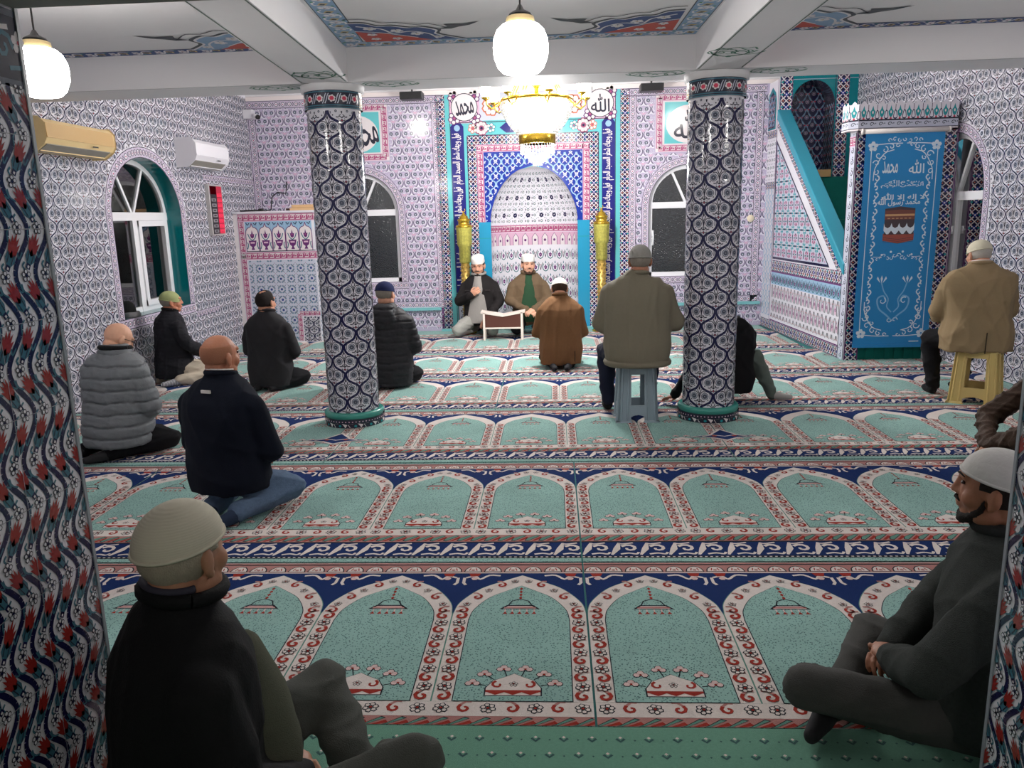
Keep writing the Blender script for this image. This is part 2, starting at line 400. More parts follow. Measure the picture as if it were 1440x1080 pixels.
# ------------------------------------------------------------------ room measurements (metres; photographer's lens over 0,0)
XL, YB, ZB = -4.23, 11.3, 3.29
def XR(y): return 4.08-.055*(y-8.5)
YF = 1.773                                    # room face of the doorway wall
ceil_w = mat('plaster_white', (222, 220, 222), .6, bump=(30, .05), var=.02)
MATS['t_trim'] = mat('t_trim', (236, 226, 224), .5)
pvc = mat('white_pvc', (232, 232, 236), .3)
tealr = mat('teal_glazed_reveal', (0, 112, 118), .15)
night = mat('night_sky_outside', (12, 14, 18), .9)
def glass_mat(name, bumpy):
    if name in MATS: return MATS[name]
    m = bpy.data.materials.new(name); m.use_nodes = True; nt = m.node_tree; nt.nodes.clear()
    o = nt.nodes.new('ShaderNodeOutputMaterial'); mx = nt.nodes.new('ShaderNodeMixShader'); fr = nt.nodes.new('ShaderNodeFresnel'); fr.inputs['IOR'].default_value = 2.2
    tr = nt.nodes.new('ShaderNodeBsdfTransparent'); tr.inputs[0].default_value = (.55, .58, .58, 1); gl = nt.nodes.new('ShaderNodeBsdfGlossy'); gl.inputs['Roughness'].default_value = .03 if not bumpy else .08
    nt.links.new(fr.outputs[0], mx.inputs[0]); nt.links.new(tr.outputs[0], mx.inputs[1]); nt.links.new(gl.outputs[0], mx.inputs[2]); nt.links.new(mx.outputs[0], o.inputs[0])
    if bumpy:
        tc = nt.nodes.new('ShaderNodeTexCoord'); v = nt.nodes.new('ShaderNodeTexVoronoi'); v.inputs['Scale'].default_value = 60
        b = nt.nodes.new('ShaderNodeBump'); b.inputs['Strength'].default_value = .5; b.inputs['Distance'].default_value = .004
        nt.links.new(tc.outputs['Object'], v.inputs['Vector']); nt.links.new(v.outputs['Distance'], b.inputs['Height'])
        for s in (fr, gl): nt.links.new(b.outputs[0], s.inputs['Normal'])
    MATS[name] = m; return m
glass = glass_mat('window_glass', False); glass_r = glass_mat('window_glass_rippled', True)

OG = m_ogee(.225, .216); HT = m_heart(.205, .22)
STAR, MEA, CHN, SCR = m_star(), m_meander(), m_chain(), m_scrollb()
def inside_arch(q, cx, r, zs, z0, rise):
    u, v = q[:,0], q[:,1]
    return ((v > z0) & (v <= zs) & (abs(u-cx) < r)) | ((v > zs) & (((u-cx)/r)**2+((v-zs)/rise)**2 < 1))
def ogee_wall(cv, u0, u1, v0, v1, holes, mo, W, H):
    def clip(q):
        if q[:,0].min() < u0 or q[:,0].max() > u1 or q[:,1].min() < v0 or q[:,1].max() > v1: return False
        for h in holes:
            if h(q).any(): return False
        return True
    cv.fill(mo, u0, u1, v0, v1, W, H/2, True, clip)
def arch_border(cv, cx, r, zs, z0, w, rise, dl=2, n=22, per=.075):
    """chain border round an arched opening"""
    rm = r+w/2; P = [(cx+rm, z0), (cx+rm, zs)]+[(cx+rm*cos(t), zs+(rise+w/2)*sin(t)) for t in np.linspace(0, pi, n)[1:-1]]+[(cx-rm, zs), (cx-rm, z0)]
    for a, b in zip(P[:-1], P[1:]):
        cv.band(CHN, a, b, w, per, dl, flip=1)
    cv.band(CHN, (cx-rm-w/2, z0-w/2), (cx+rm+w/2, z0-w/2), w, per, dl)
# --- window: frame, bars, fanlight, panes.  local u across, v up, n outward (towards outside)
def window(name, o, U, cx, r, zs, z0, rise, depth, gl, handle=None, N=None, single=False):
    """o: wall origin; U along wall; frame recessed by depth"""
    U = np.array(U, float); Z = np.array([0, 0, 1.]); N = np.array(N, float); o = np.array(o, float)
    def P(u, v, d): return tuple(o+U*u+Z*v+N*d)
    root = None
    fr = MB()
    def prism(pts, d0, d1, mi=0, mb=None):
        k = len(pts); mb = mb or fr
        vs = [P(u, v, d0) for u, v in pts]+[P(u, v, d1) for u, v in pts]
        mb.add(vs, [tuple(range(k)), tuple(range(k, 2*k))[::-1]]+[(i, (i+1) % k+0, (i+1) % k+k, i+k)[::-1] for i in range(k)], mi)
    def bar(a, b, w, d0, d1, mb=None):
        a = np.array(a, float); b = np.array(b, float); t = (b-a)/np.linalg.norm(b-a); n = np.array([-t[1], t[0]])*w/2
        prism([a-n, b-n, b+n, a+n], d0, d1, mb=mb)
    t = .055; d0, d1 = depth, depth+.06
    bar((cx-r+t/2, z0), (cx-r+t/2, zs), t, d0, d1); bar((cx+r-t/2, z0), (cx+r-t/2, zs), t, d0, d1)
    bar((cx-r, z0+t/2), (cx+r, z0+t/2), t, d0, d1); bar((cx-r, zs), (cx+r, zs), .085, d0-.006, d1)
    A = np.linspace(0, pi, 21)
    for a, b in zip(A[:-1], A[1:]):
        q = [(cx+(r-k)*cos(x), zs+(rise-k)*sin(x)) for x, k in ((a, 0), (b, 0), (b, t), (a, t))]; prism(q, d0, d1)
    if not single: bar((cx, z0), (cx, zs), .09, d0-.004, d1)
    for a in (pi*.36, pi*.64): bar((cx, zs), (cx+(r-t)*cos(a), zs+(rise-t)*sin(a)), .032, d0+.005, d1-.01)
    root = fr.build(name, pvc); root['kind'] = 'structure'
    if not single:     # opening sash
        sb = MB(); a0, a1, b0, b1 = cx+.045, cx+r-t, z0+t, zs-.045; w = .06
        bar((a0+w/2, b0), (a0+w/2, b1), w, d0-.02, d0+.03, sb); bar((a1-w/2, b0), (a1-w/2, b1), w, d0-.02, d0+.03, sb)
        bar((a0, b0+w/2), (a1, b0+w/2), w, d0-.021, d0+.03, sb); bar((a0, b1-w/2), (a1, b1-w/2), w, d0-.021, d0+.03, sb)
        sb.build('sash', pvc, root)
    g = MB()
    pts = [(cx-r+.02, z0+.02), (cx+r-.02, z0+.02), (cx+r-.02, zs)]+[(cx+(r-.02)*cos(x), zs+(rise-.02)*sin(x)) for x in A[1:-1]]+[(cx-r+.02, zs)]
    prism(pts, d0+.025, d0+.029, mb=g); g.build('pane', gl, root)
    if handle is not None:
        h = MB(); hu, hv = handle
        h.tube([P(hu, hv+.0, d0-.02), P(hu, hv, d0-.06), P(hu+.005, hv-.03, d0-.07), P(hu, hv-.15, d0-.07), P(hu, hv-.16, d0-.06)], .012, 8)
        h.tube([P(hu, hv+.04, d0-.028), P(hu, hv-.04, d0-.028)], .016, 8)
        h.build('handle', pvc, root, True)
    return root
def reveal(cv, o, U, N, cx, r, zs, z0, rise, depth, m):
    o = np.array(o, float); U = np.array(U, float); N = np.array(N, float); Z = np.array([0, 0, 1.])
    P = [(cx-r, z0), (cx+r, z0), (cx+r, zs)]+[(cx+r*cos(x), zs+rise*sin(x)) for x in np.linspace(0, pi, 25)[1:-1]]+[(cx-r, zs)]
    k = len(P); V = [o+U*u+Z*v for u, v in P]+[o+U*u+Z*v+N*depth for u, v in P]
    cv.tri3(V, [(i, (i+1) % k, (i+1) % k+k, i+k) for i in range(k)], m)
MATS['teal'] = tealr; MATS['t_revw'] = mat('t_revw', (216, 214, 220), .3)
wall_core = 't_white'
# ---- LEFT wall (X = XL), u = Y, v = z.
wl = dict(cx=8.25, r=.72, zs=1.70, z0=.70, rise=.59)
cv = CV(plane((XL, 0, 0), (0, 1, 0), (0, 0, 1)))
cv.holed([(YF-.4, 0), (YB+.1, 0), (YB+.1, 3.45), (YF-.4, 3.45)], [archpts(wl['cx'], wl['r'], wl['zs'], wl['z0'], 25, wl['rise'])], 't_white')
LW = .11
ogee_wall(cv, 4.4, YB, 0, 3.3, [lambda q: inside_arch(q, wl['cx'], wl['r']+LW, wl['zs'], wl['z0']-LW, wl['rise']+LW)], OG, .225, .216)
arch_border(cv, wl['cx'], wl['r'], wl['zs'], wl['z0'], LW, wl['rise'])
cv.band(CHN, (9.65, 2.16), (YB, 2.16), .07, .075, 3); cv.band(CHN, (9.1, .56), (9.75, .56), .07, .075, 3)
reveal(cv, (XL, 0, 0), (0, 1, 0), (-1, 0, 0), wl['cx'], wl['r'], wl['zs'], wl['z0'], wl['rise'], .2, 'teal')
tag(cv.build('wall_left'), kind='structure')
window('window_1', (XL, 0, 0), (0, 1, 0), wl['cx'], wl['r'], wl['zs'], wl['z0'], wl['rise'], .17, glass, None, (-1, 0, 0))
# ---- RIGHT wall (skewed)
sk = 1/sqrt(1+.055**2); UR = np.array([-.055, 1, 0])
cv = CV(plane((XR(0), 0, 0), UR, (0, 0, 1), (-1, -.055, 0)))
wr = dict(cx=8.5, r=.56, zs=1.69, z0=.55, rise=.62)
cv.holed([(YF-.4, 0), (YB+.1, 0), (YB+.1, 3.45), (YF-.4, 3.45)], [archpts(wr['cx'], wr['r'], wr['zs'], wr['z0'], 25, wr['rise'])], 't_white')
ogee_wall(cv, 5.2, YB, 0, 3.3, [lambda q: inside_arch(q, wr['cx'], wr['r']+.1, wr['zs'], wr['z0']-.1, wr['rise']+.1)], OG, .225, .216)
arch_border(cv, wr['cx'], wr['r'], wr['zs'], wr['z0'], .1, wr['rise'])
reveal(cv, (XR(0), 0, 0), UR, (1, 0, 0), wr['cx'], wr['r'], wr['zs'], wr['z0'], wr['rise'], .15, 't_revw')
tag(cv.build('wall_right'), kind='structure')
window('window_2', (XR(0), 0, 0), UR, wr['cx'], wr['r'], wr['zs'], wr['z0'], wr['rise'], .05, glass, (wr['cx']-.03, 1.35), (1, 0, 0))
# ---- BACK wall (Y = YB), u = X, v = z
MX = -.26                                              # axis of the mihrab
def nich_a(z):                                         # half width of the niche at height z
    z = np.asarray(z, float); return np.where(z < 1.52, .615, .615*np.sqrt(np.clip(1-((z-1.52)/.76)**1.75, 0, 1)))
zz = list(np.linspace(1.52, 2.28, 16))
nout = [(MX-.615, .0), (MX+.615, .0)]+[(MX+float(nich_a(z)), z) for z in zz]+[(MX-float(nich_a(z)), z) for z in zz[::-1][1:]]
cv = CV(plane((0, YB, 0), (1, 0, 0), (0, 0, 1), (0, -1, 0)))
w3 = dict(cx=-2.71, r=.53, zs=1.70, z0=.72, rise=.54); w4 = dict(cx=1.87, r=.53, zs=1.70, z0=.72, rise=.54)
cv.holed([(XL-.1, 0), (MX-.64, 0), (MX-.64, .02), (MX+.64, .02), (MX+.64, 0), (4.1, 0), (4.1, 3.45), (XL-.1, 3.45)],
         [archpts(w['cx'], w['r'], w['zs'], w['z0'], 25, w['rise']) for w in (w3, w4)]+[[(u, max(v, .03)) for u, v in nout]], 't_bgl')
hol = [lambda q, w=w: inside_arch(q, w['cx'], w['r']+.1, w['zs'], w['z0']-.1, w['rise']+.1) for w in (w3, w4)]
med = [(-2.71, 2.79), (1.87, 2.79)]
hol += [lambda q, c=c: (abs(q[:,0]-c[0]) < .46) & (abs(q[:,1]-c[1]) < .39) for c in med]
ogee_wall(cv, XL, -1.55, .34, 3.15, hol, HT, .205, .22); ogee_wall(cv, 1.05, 2.95, .34, 3.15, hol, HT, .205, .22)
ogee_wall(cv, XL, -1.5, .02, .30, [], HT, .205, .22); ogee_wall(cv, 1.05, 2.95, .02, .30, [], HT, .205, .22)
for w in (w3, w4):
    arch_border(cv, w['cx'], w['r'], w['zs'], w['z0'], .1, w['rise'])
    reveal(cv, (0, YB, 0), (1, 0, 0), (0, 1, 0), w['cx'], w['r'], w['zs'], w['z0'], w['rise'], .1, 't_revw')
for a, b in (((XL, 3.2), (-1.5, 3.2)), ((1.0, 3.2), (2.9, 3.2)), ((XL, .38), (-1.55, .38)), ((1.05, .38), (2.9, .38)), ((-1.6, .42), (-1.6, 3.16)), ((1.11, .42), (1.11, 3.16)), ((2.82, .3), (2.82, 3.16)), ((XL+.06, .3), (XL+.06, 3.16))):
    cv.band(CHN, a, b, .1, .095, 4)
for (cx, cz) in med:     # square tiles with a calligraphic roundel
    cv.stamp(Motif().rect(-.45, .45, -.38, .38, 't_cream', 3), cx, cz)
    for a, b in (((cx-.41, cz-.33), (cx+.41, cz-.33)), ((cx-.41, cz+.33), (cx+.41, cz+.33))): cv.band(MEA, a, b, .09, .08, 5)
    for a, b in (((cx-.4, cz-.33), (cx-.4, cz+.33)), ((cx+.4, cz-.33), (cx+.4, cz+.33))): cv.band(MEA, a, b, .09, .08, 5)
    cv.stamp(Motif().rect(-.33, .33, -.27, .27, 't_lteal', 8).disc(0, -.02, .31, 't_cream', 9, 28, .25), cx, cz)
write(cv, MUHAMMAD, med[0][0]+.1, med[0][1]-.04, .4, .3, 't_ink', 11, .25, fat=.004); write(cv, 'الله'[::-1] and ALLAH, med[1][0], med[1][1]-.02, .42, .36, 't_ink', 11, .1, fat=.004)
# painted crown strip above the tiles
cv.stamp(Motif().rect(XL, 4.0, 3.255, 3.45, 't_trim', 6))
# --- mihrab surround: bands laid from the outside inwards, d = half width measured from MX
def ring(mo, d, zt, w, per, dl, zb=0.02):
    cv.band(mo, (MX-d, zb), (MX-d, zt), w, per, dl); cv.band(mo, (MX+d, zb), (MX+d, zt), w, per, dl)
    cv.band(mo, (MX-d-w/2, zt-w/2), (MX+d+w/2, zt-w/2), w, per, dl)
bg = Motif().rect(-1.34, 1.34, .02, 3.25, 't_lteal', 2).rect(-1.36, -1.33, .02, 3.25, 't_purple', 3).rect(1.33, 1.36, .02, 3.25, 't_purple', 3)
for s in (-1, 1): bg.poly([(s*1.205, .02), (s*1.19, .02), (s*1.19, 3.25), (s*1.205, 3.25)][::s], 't_ink', 4)
def cut(q): return not (inside_arch(q, MX, .612, 1.52, -1, .5).any() or ((abs(q[:,0]-MX) < nich_a(q[:,1])*.985) & (q[:,1] < 2.27)).any())
# ground of the surround, drawn round the niche
NO = [(u, max(v, .03)) for u, v in nout]
cv.holed([(MX-1.34, .025), (MX+1.34, .025), (MX+1.34, 3.25), (MX-1.34, 3.25)], [NO], 't_lteal', 2)
for s in (-1, 1):
    a = MX+s*1.345; cv.stamp(Motif().rect(a-.014, a+.014, .02, 3.25, 't_purple', 3))
    cv.band(STAR, (MX+s*1.265, .02), (MX+s*1.265, 3.25), .125, .125, 3)
    cv.stamp(Motif().rect(MX+s*1.135-.004, MX+s*1.135+.004, .02, 3.25, 't_ink', 4))
    # vertical inscription panels
    c = MX+s*1.04; m = Motif().poly([(c-.09, .55), (c, .45), (c+.09, .55), (c+.09, 2.83), (c, 2.94), (c-.09, 2.83)], 't_royal', 4).disc(c, 2.81, .042, 't_sky', 5, 10)
    cv.stamp(m)
    for (za, zb2) in ((.62, 1.3), (1.34, 2.02), (2.06, 2.74)):
        write(cv, VERSE, c, (za+zb2)/2, zb2-za, .15, 't_cream', 6, pi/2 if s > 0 else -pi/2+pi, fat=.002)
    cv.band(SCR, (c, .05), (c, .42), .16, .1, 4)
    cv.stamp(Motif().rect(MX+s*.905-.005, MX+s*.905+.005, .02, 2.70, 't_ink', 5))
    cv.band(STAR, (MX+s*.84, .02), (MX+s*.84, 2.70), .12, .12, 5)
    cv.band(MEA, (MX+s*.735, 1.53), (MX+s*.735, 2.56), .1, .085, 6)
    cv.stamp(Motif().rect(MX+s*.695-.085, MX+s*.695+.085, .03, 1.53, 't_cyan', 6).rect(MX+s*.695-.08, MX+s*.695+.08, 1.3, 1.31, 't_teal', 7))
    # upper square with roundel
    cv.stamp(Motif().rect(-.21, .21, -.21, .21, 't_pink', 4).use(flower(.09, 't_purple', 't_cream', 't_rose', 6, 5), -.14, .14).use(flower(.09, 't_purple', 't_cream', 't_rose', 6, 5), .14, .14).use(flower(.09, 't_purple', 't_cream', 't_rose', 6, 5), -.14, -.14).use(flower(.09, 't_purple', 't_cream', 't_rose', 6, 5), .14, -.14).disc(0, 0, .185, 't_ink', 8, 26).disc(0, 0, .175, 't_cream', 9, 26), MX+s*.93, 3.08)
    cv.stamp(flower(.1, 't_rose', 't_cream', 't_navy', 9, 5, 6), MX+s*.70, 2.80); cv.stamp(flower(.07, 't_teal', 't_cream', 't_rose', 6, 5, 6), MX+s*.57, 2.80); cv.stamp(flower(.07, 't_orange', 't_cream', 't_rose', 6, 5, 6), MX+s*.82, 2.80)
cv.stamp(Motif().rect(MX-.9, MX+.9, 2.70, 2.71, 't_ink', 5).rect(MX-1.12, MX+1.12, 2.875, 2.885, 't_ink', 5).rect(MX-.72, MX+.72, 2.90, 3.25, 't_pale', 4).poly([(MX-.45, 2.80), (MX-.36, 2.73), (MX+.36, 2.73), (MX+.45, 2.80), (MX+.36, 2.87), (MX-.36, 2.87)], 't_royal', 6))
for k in range(5): cv.stamp(flower(.13, 't_orange', 't_cream', 't_leaf', 8, 5, 6), MX-.56+.28*k, 3.08)
write(cv, VERSE, MX, 2.80, .6, .1, 't_cream', 8)
write(cv, MUHAMMAD, MX-.93, 3.08, .25, .2, 't_ink', 11, .15, fat=.003); write(cv, ALLAH, MX+.93, 3.08, .25, .23, 't_ink', 11, 0, fat=.003)
cv.band(STAR, (MX-.9, 2.64), (MX+.9, 2.64), .12, .12, 7); cv.band(MEA, (MX-.785, 2.53), (MX+.785, 2.53), .1, .085, 8)
cv.holed([(MX-.685, 1.53), (MX-.60, 1.53)]+[(u, v) for u, v in zip([MX-float(nich_a(z)) for z in zz], zz)][1:-1]+[(MX, 2.29)]+[(MX+float(nich_a(z)), z) for z in zz[::-1]][1:-1]+[(MX+.6, 1.53), (MX+.685, 1.53), (MX+.685, 2.48), (MX-.685, 2.48)], [], 't_blue', 5)
cv.fill(m_lattice_blue(.16, .2), MX-.68, MX+.68, 1.55, 2.47, .16, .1, True, lambda q: abs(q[:,0]-MX).max() < .68 and q[:,1].max() < 2.475 and q[:,1].min() > 1.53 and not ((abs(q[:,0]-MX) < nich_a(np.clip(q[:,1]-.012, 0, 9))+.012) & (q[:,1] < 2.3)).any(), dl=5)
tag(cv.build('wall_back'), kind='structure')
window('window_3', (0, YB, 0), (1, 0, 0), w3['cx'], w3['r'], w3['zs'], w3['z0'], w3['rise'], .07, glass_r, None, (0, 1, 0), single=True)
window('window_4', (0, YB, 0), (1, 0, 0), w4['cx'], w4['r'], w4['zs'], w4['z0'], w4['rise'], .07, glass_r, (w4['cx']-.47, 1.32), (0, 1, 0), single=True)
# --- the niche itself
def nmap(q, h):
    th = q[:,0]/.615; z = q[:,1]; a = nich_a(z)*(1-h/.615)-h*.0; a = np.maximum(a, .004)
    return np.stack([MX+a*np.sin(th), YB+a*.78*np.cos(th)-.0, z-np.where(z > 1.7, h*.7, 0)], 1)
cv = CV(nmap, .0012)
vz = [0, .75, 1.35, 1.52]+list(np.linspace(1.52, 2.28, 20)[1:]); us = np.linspace(-.966, .966, 29)
g = np.array([(u, v) for v in vz for u in us]); n = len(us)
cv.tri3(nmap(g, 0), [(j*n+i, j*n+i+1, (j+1)*n+i+1, (j+1)*n+i) for j in range(len(vz)-1) for i in range(n-1)], 't_white')
TR = m_tulrow(.15, .185)
for j in range(6):
    for i in range(-6, 7): cv.stamp(TR, i*.15+(.075 if j % 2 else 0), .13+j*.185)
cv.band(MEA, (-.96, 1.425), (.96, 1.425), .11, .085, 1); 
for i in range(-6, 7): cv.stamp(Motif().rect(-.075, -.035, -.09, .09, 't_pink', 1).rect(-.035, 0, -.09, .09, 't_pink', 1).rect(0, .035, -.09, .09, 't_pink', 1).rect(.035, .075, -.09, .09, 't_pink', 1).poly([(-.045, -.09), (.045, -.09), (.045, .02), (0, .08), (-.045, .02)], 't_cream', 3).stroke([(-.045, -.09), (-.045, .02), (0, .08), (.045, .02), (.045, -.09)], .008, 't_purple', 5).disc(0, -.02, .02, 't_purple', 6, 6), i*.148, 1.275)
RG = m_rings(.1)
for j in range(9):
    z = 1.53+j*.082
    for i in range(-9, 10):
        if j % 3 == 1 and i % 2: cv.stamp(flower(.035, 't_navy', 't_navy', 't_cream', 6, 1, 5), i*.1, z)
        else: cv.stamp(RG, i*.1, z)
tag(cv.build('mihrab_niche', smooth=False), 'arched prayer niche lined with tulip and ring tiles in the middle of the far wall', 'prayer niche')
# ------------------------------------------------------------------ floor and carpets
F('c_green', (104, 158, 152)); F('c_green2', (92, 142, 128)); F('c_white', (222, 212, 206)); F('c_navy', (14, 42, 96)); F('c_red', (158, 52, 42)); F('c_rose', (176, 122, 116)); F('c_ink', (34, 40, 50)); F('c_pink', (218, 190, 186)); F('c_dk', (52, 92, 92))
def pile(name, rgb, dot, scale):
    m = MATS[name]; nt = m.node_tree; b = nt.nodes['Principled BSDF']; tc = nt.nodes.new('ShaderNodeTexCoord')
    v = nt.nodes.new('ShaderNodeTexVoronoi'); v.inputs['Scale'].default_value = scale
    lt = nt.nodes.new('ShaderNodeMath'); lt.operation = 'LESS_THAN'; lt.inputs[1].default_value = .31
    n = nt.nodes.new('ShaderNodeTexNoise'); n.inputs['Scale'].default_value = 3.5; n.inputs['Detail'].default_value = 6
    c = lin(rgb); mx = nt.nodes.new('ShaderNodeMix'); mx.data_type = 'RGBA'; mx.inputs[6].default_value = (*[x*.78 for x in c], 1); mx.inputs[7].default_value = (*[min(1, x*1.22) for x in c], 1)
    m2 = nt.nodes.new('ShaderNodeMix'); m2.data_type = 'RGBA'; m2.inputs[7].default_value = (*lin(dot), 1); ml = nt.nodes.new('ShaderNodeMath'); ml.operation = 'MULTIPLY'; ml.inputs[1].default_value = .85
    L = nt.links.new; L(tc.outputs['Object'], v.inputs['Vector']); L(tc.outputs['Object'], n.inputs['Vector']); L(n.outputs['Fac'], mx.inputs[0]); L(v.outputs['Distance'], lt.inputs[0]); L(lt.outputs[0], ml.inputs[0]); L(ml.outputs[0], m2.inputs[0]); L(mx.outputs[2], m2.inputs[6]); L(m2.outputs[2], b.inputs['Base Color'])
pile('c_green', (144, 184, 176), (58, 96, 98), 105)
for k_ in list(MATS):
    if k_.startswith('c_'):
        b_ = MATS[k_].node_tree.nodes['Principled BSDF']; b_.inputs['Sheen Weight'].default_value = .03 if k_ in ('c_navy', 'c_ink', 'c_red') else .14; b_.inputs['Sheen Roughness'].default_value = .45
W = .553
def niche_shape(wd, sp, top, n=7):   # half outline: straight side up to sp, ogee to the point at top
    h = curve([(wd, sp), (wd*.93, sp+(top-sp)*.28), (wd*.66, sp+(top-sp)*.62), (wd*.3, sp+(top-sp)*.84), (0, top)], n)
    r = np.vstack([[(wd, .0)], h]); return np.vstack([r, (r*np.array([-1, 1]))[::-1][1:]])
FL = flower(.024, 'c_ink', 'c_white', 'c_red', 6, 3, 5); FLs = flower(.017, 'c_ink', 'c_white', 'c_red', 5, 3, 4)
def curl(s=1.):
    m = Motif(); m.spiral(0, 0, .02*s, 2.2, .95, .011*s, 'c_red', 3, 9, .2); m.stroke([(-.012*s, .016*s), (.002*s, .03*s), (.018*s, .03*s)], .009*s, 'c_rose', 3); return m
CU = curl()
def m_niche(full=True):
    m = Motif()
    m.rect(-W/2, W/2, 0, .976, 'c_navy', 1)
    o = niche_shape(W/2, .60, .955); m.poly(o, 'c_green2', 2); m.poly(o*np.array([.99, .996]), 'c_white', 3)
    i = niche_shape(W/2-.07, .55, .85); m.poly(i, 'c_ink', 4); m.poly(i*np.array([.982, .994])+np.array([0, .003]), 'c_green', 5)
    # border scrolls up both sides and over the arch
    k = 0
    for v in np.arange(.03, .60, .055):
        for s in (-1, 1):
            m.use(FL if (k % 2) else CU, s*(W/2-.036), v, s*(1.15 if k % 2 else 1.3), 1.15 if k % 2 else 1.3, dl=3)
        k += 1
    if full:
        ac = curve([(W/2-.036, .60), (.225, .68), (.165, .775), (.09, .855), (0, .905)], 3)
        for q, (x, y) in enumerate(ac[1::2]):
            for s in (-1, 1):
                if abs(x) > .01 or s > 0: m.use(FLs if q % 2 else CU, s*x, y, s*1.1, 1.1, dl=3)
    for s in (-1, 1):    # spandrel leaf and tulip
        m.stroke(curve([(s*.255, .93), (s*.215, .945), (s*.19, .915), (s*.15, .955), (s*.10, .95)], 3), .013, 'c_white', 2)
        m.poly([(s*.245, .972), (s*.19, .972), (s*.2, .945), (s*.235, .94)], 'c_red', 3); m.disc(s*.215, .92, .016, 'c_pink', 4, 6)
        m.stroke([(s*.262, .93), (s*.262, .88), (s*.25, .86)], .014, 'c_white', 2)
    # hanging lamp
    for q in range(4): m.poly([(0, .83-q*.028), (-.008, .817-q*.028), (0, .804-q*.028), (.008, .817-q*.028)], 'c_red', 6)
    m.stroke([(-.05, .665), (-.035, .705), (0, .722), (.035, .705), (.05, .665)], .006, 'c_ink', 6)
    m.poly([(-.085, .635), (-.055, .67), (.055, .67), (.085, .635)], 'c_ink', 6); m.poly([(-.07, .64), (-.05, .66), (.05, .66), (.07, .64)], 'c_pink', 7); m.rect(-.066, .066, .645, .650, 'c_red', 8)
    for q in range(5): m.poly([(-.06+q*.03-.01, .595), (-.06+q*.03+.01, .595), (-.06+q*.03, .615)], 'c_red', 6); m.stroke([(-.06+q*.03, .612), (-.06+q*.03, .635)], .005, 'c_pink', 6)
    # flower mound at the foot
    d = [(-.1, .03), (.1, .03), (.1, .075), (.075, .12), (.03, .145), (0, .165), (-.03, .145), (-.075, .12), (-.1, .075)]
    m.poly(d, 'c_ink', 6); m.poly(np.array(d)*[.95, .96]+[0, .004], 'c_white', 7); m.rect(-.095, .095, .05, .062, 'c_red', 8)
    for q in range(3): m.poly([(-.09+q*.06, .05), (-.06+q*.06, .034), (-.03+q*.06, .05)], 'c_red', 8)
    for s in (-1, 1): m.spiral(s*.055, .095, .022, 1.2 if s > 0 else 1.9, .8, .011, 'c_red', 8, 8, .3, flip=-s)
    m.use(FLs, 0, .098, 1., dl=5)
    for q in range(6):
        a = pi*(q+.5)/6; c = (.15*cos(a), .07+.125*sin(a)); m.stroke([(.1*cos(a), .07+.08*sin(a)), c], .004, 'c_ink', 6)
        for e in (-1, 0, 1): m.disc(c[0]+.014*e, c[1]+.014*(1-abs(e)), .0155, 'c_ink', 6, 6); m.disc(c[0]+.014*e, c[1]+.014*(1-abs(e)), .0125, 'c_pink', 7, 6)
        m.disc(c[0], c[1], .006, 'c_red', 8, 4)
    return m
def m_rowbase():   # everything of a row outside the niche, for one niche width (u -.W/2..W/2)
    m = Motif()
    m.rect(-W/2, W/2, -.40, -.345, 'c_green', 1); m.rect(-W/2, W/2, -.352, -.328, 'c_ink', 2)
    for k in range(22): m.rect(-W/2+k*W/22+.003, -W/2+(k+.6)*W/22, -.344, -.336, 'c_white', 3)
    m.rect(-W/2, W/2, -.328, -.170, 'c_navy', 1)
    for k in range(4):      # chunky white scrollwork
        u = -W/2+(k+.5)*W/4
        m.stroke([(u-.062, -.318), (u-.034, -.25), (u-.02, -.182)], [.012, .034, .012], 'c_white', 3)
        m.spiral(u+.026, -.245, .042, 2.6, .95, .02, 'c_white', 3, 10, .25, -1)
        m.stroke(curve([(u-.02, -.31), (u+.02, -.30), (u+.055, -.31), (u+.068, -.29)], 3), .013, 'c_white', 3)
        m.stroke(curve([(u-.02, -.19), (u+.0, -.195), (u+.05, -.182)], 3), .012, 'c_white', 3)
    m.rect(-W/2, W/2, -.172, -.160, 'c_ink', 2); m.rect(-W/2, W/2, -.160, -.070, 'c_rose', 1)
    for k in range(8):
        u = -W/2+(k+.5)*W/8
        m.poly([(u-.04, -.15), (u-.02, -.155), (u+.04, -.09), (u+.022, -.082), (u-.03, -.12)], 'c_ink', 2); m.poly([(u-.034, -.145), (u-.02, -.15), (u+.034, -.092), (u+.02, -.088), (u-.025, -.12)], 'c_green2', 3)
        m.poly([(u-.005, -.152), (u+.012, -.152), (u+.05, -.115), (u+.04, -.1)], 'c_red', 2)
    m.rect(-W/2, W/2, -.078, 0.001, 'c_white', 2)
    for k in range(7):
        u = -W/2+(k+.5)*W/7; m.use(CU if k % 2 else FL, u, -.036, 1.2 if k % 4 < 2 else -1.2, 1.2)
    m.rect(-W/2, W/2, .976, 1.085, 'c_rose', 1); m.rect(-W/2, W/2, .976, .984, 'c_white', 2); m.rect(-W/2, W/2, 1.06, 1.07, 'c_ink', 2)
    for k in range(6):
        u = -W/2+(k+.5)*W/6
        m.poly([(u-.042, .99)]+[(u+.042*cos(a), .99+.058*sin(a)) for a in np.linspace(pi, 0, 7)][::-1][:0]+[(u+.042*cos(a), .99+.058*sin(a)) for a in np.linspace(0, pi, 7)], 'c_ink', 2)
        m.poly([(u+.036*cos(a), .993+.048*sin(a)) for a in np.linspace(0, pi, 7)], 'c_white', 3); m.disc(u, 1.005, .010, 'c_rose', 4, 5)
        m.stroke([(u-.018, 1.0), (u-.012, 1.025)], .005, 'c_red', 4); m.stroke([(u+.018, 1.0), (u+.012, 1.025)], .005, 'c_red', 4)
    m.rect(-W/2, W/2, 1.085, 1.10, 'c_green', 1)
    return m
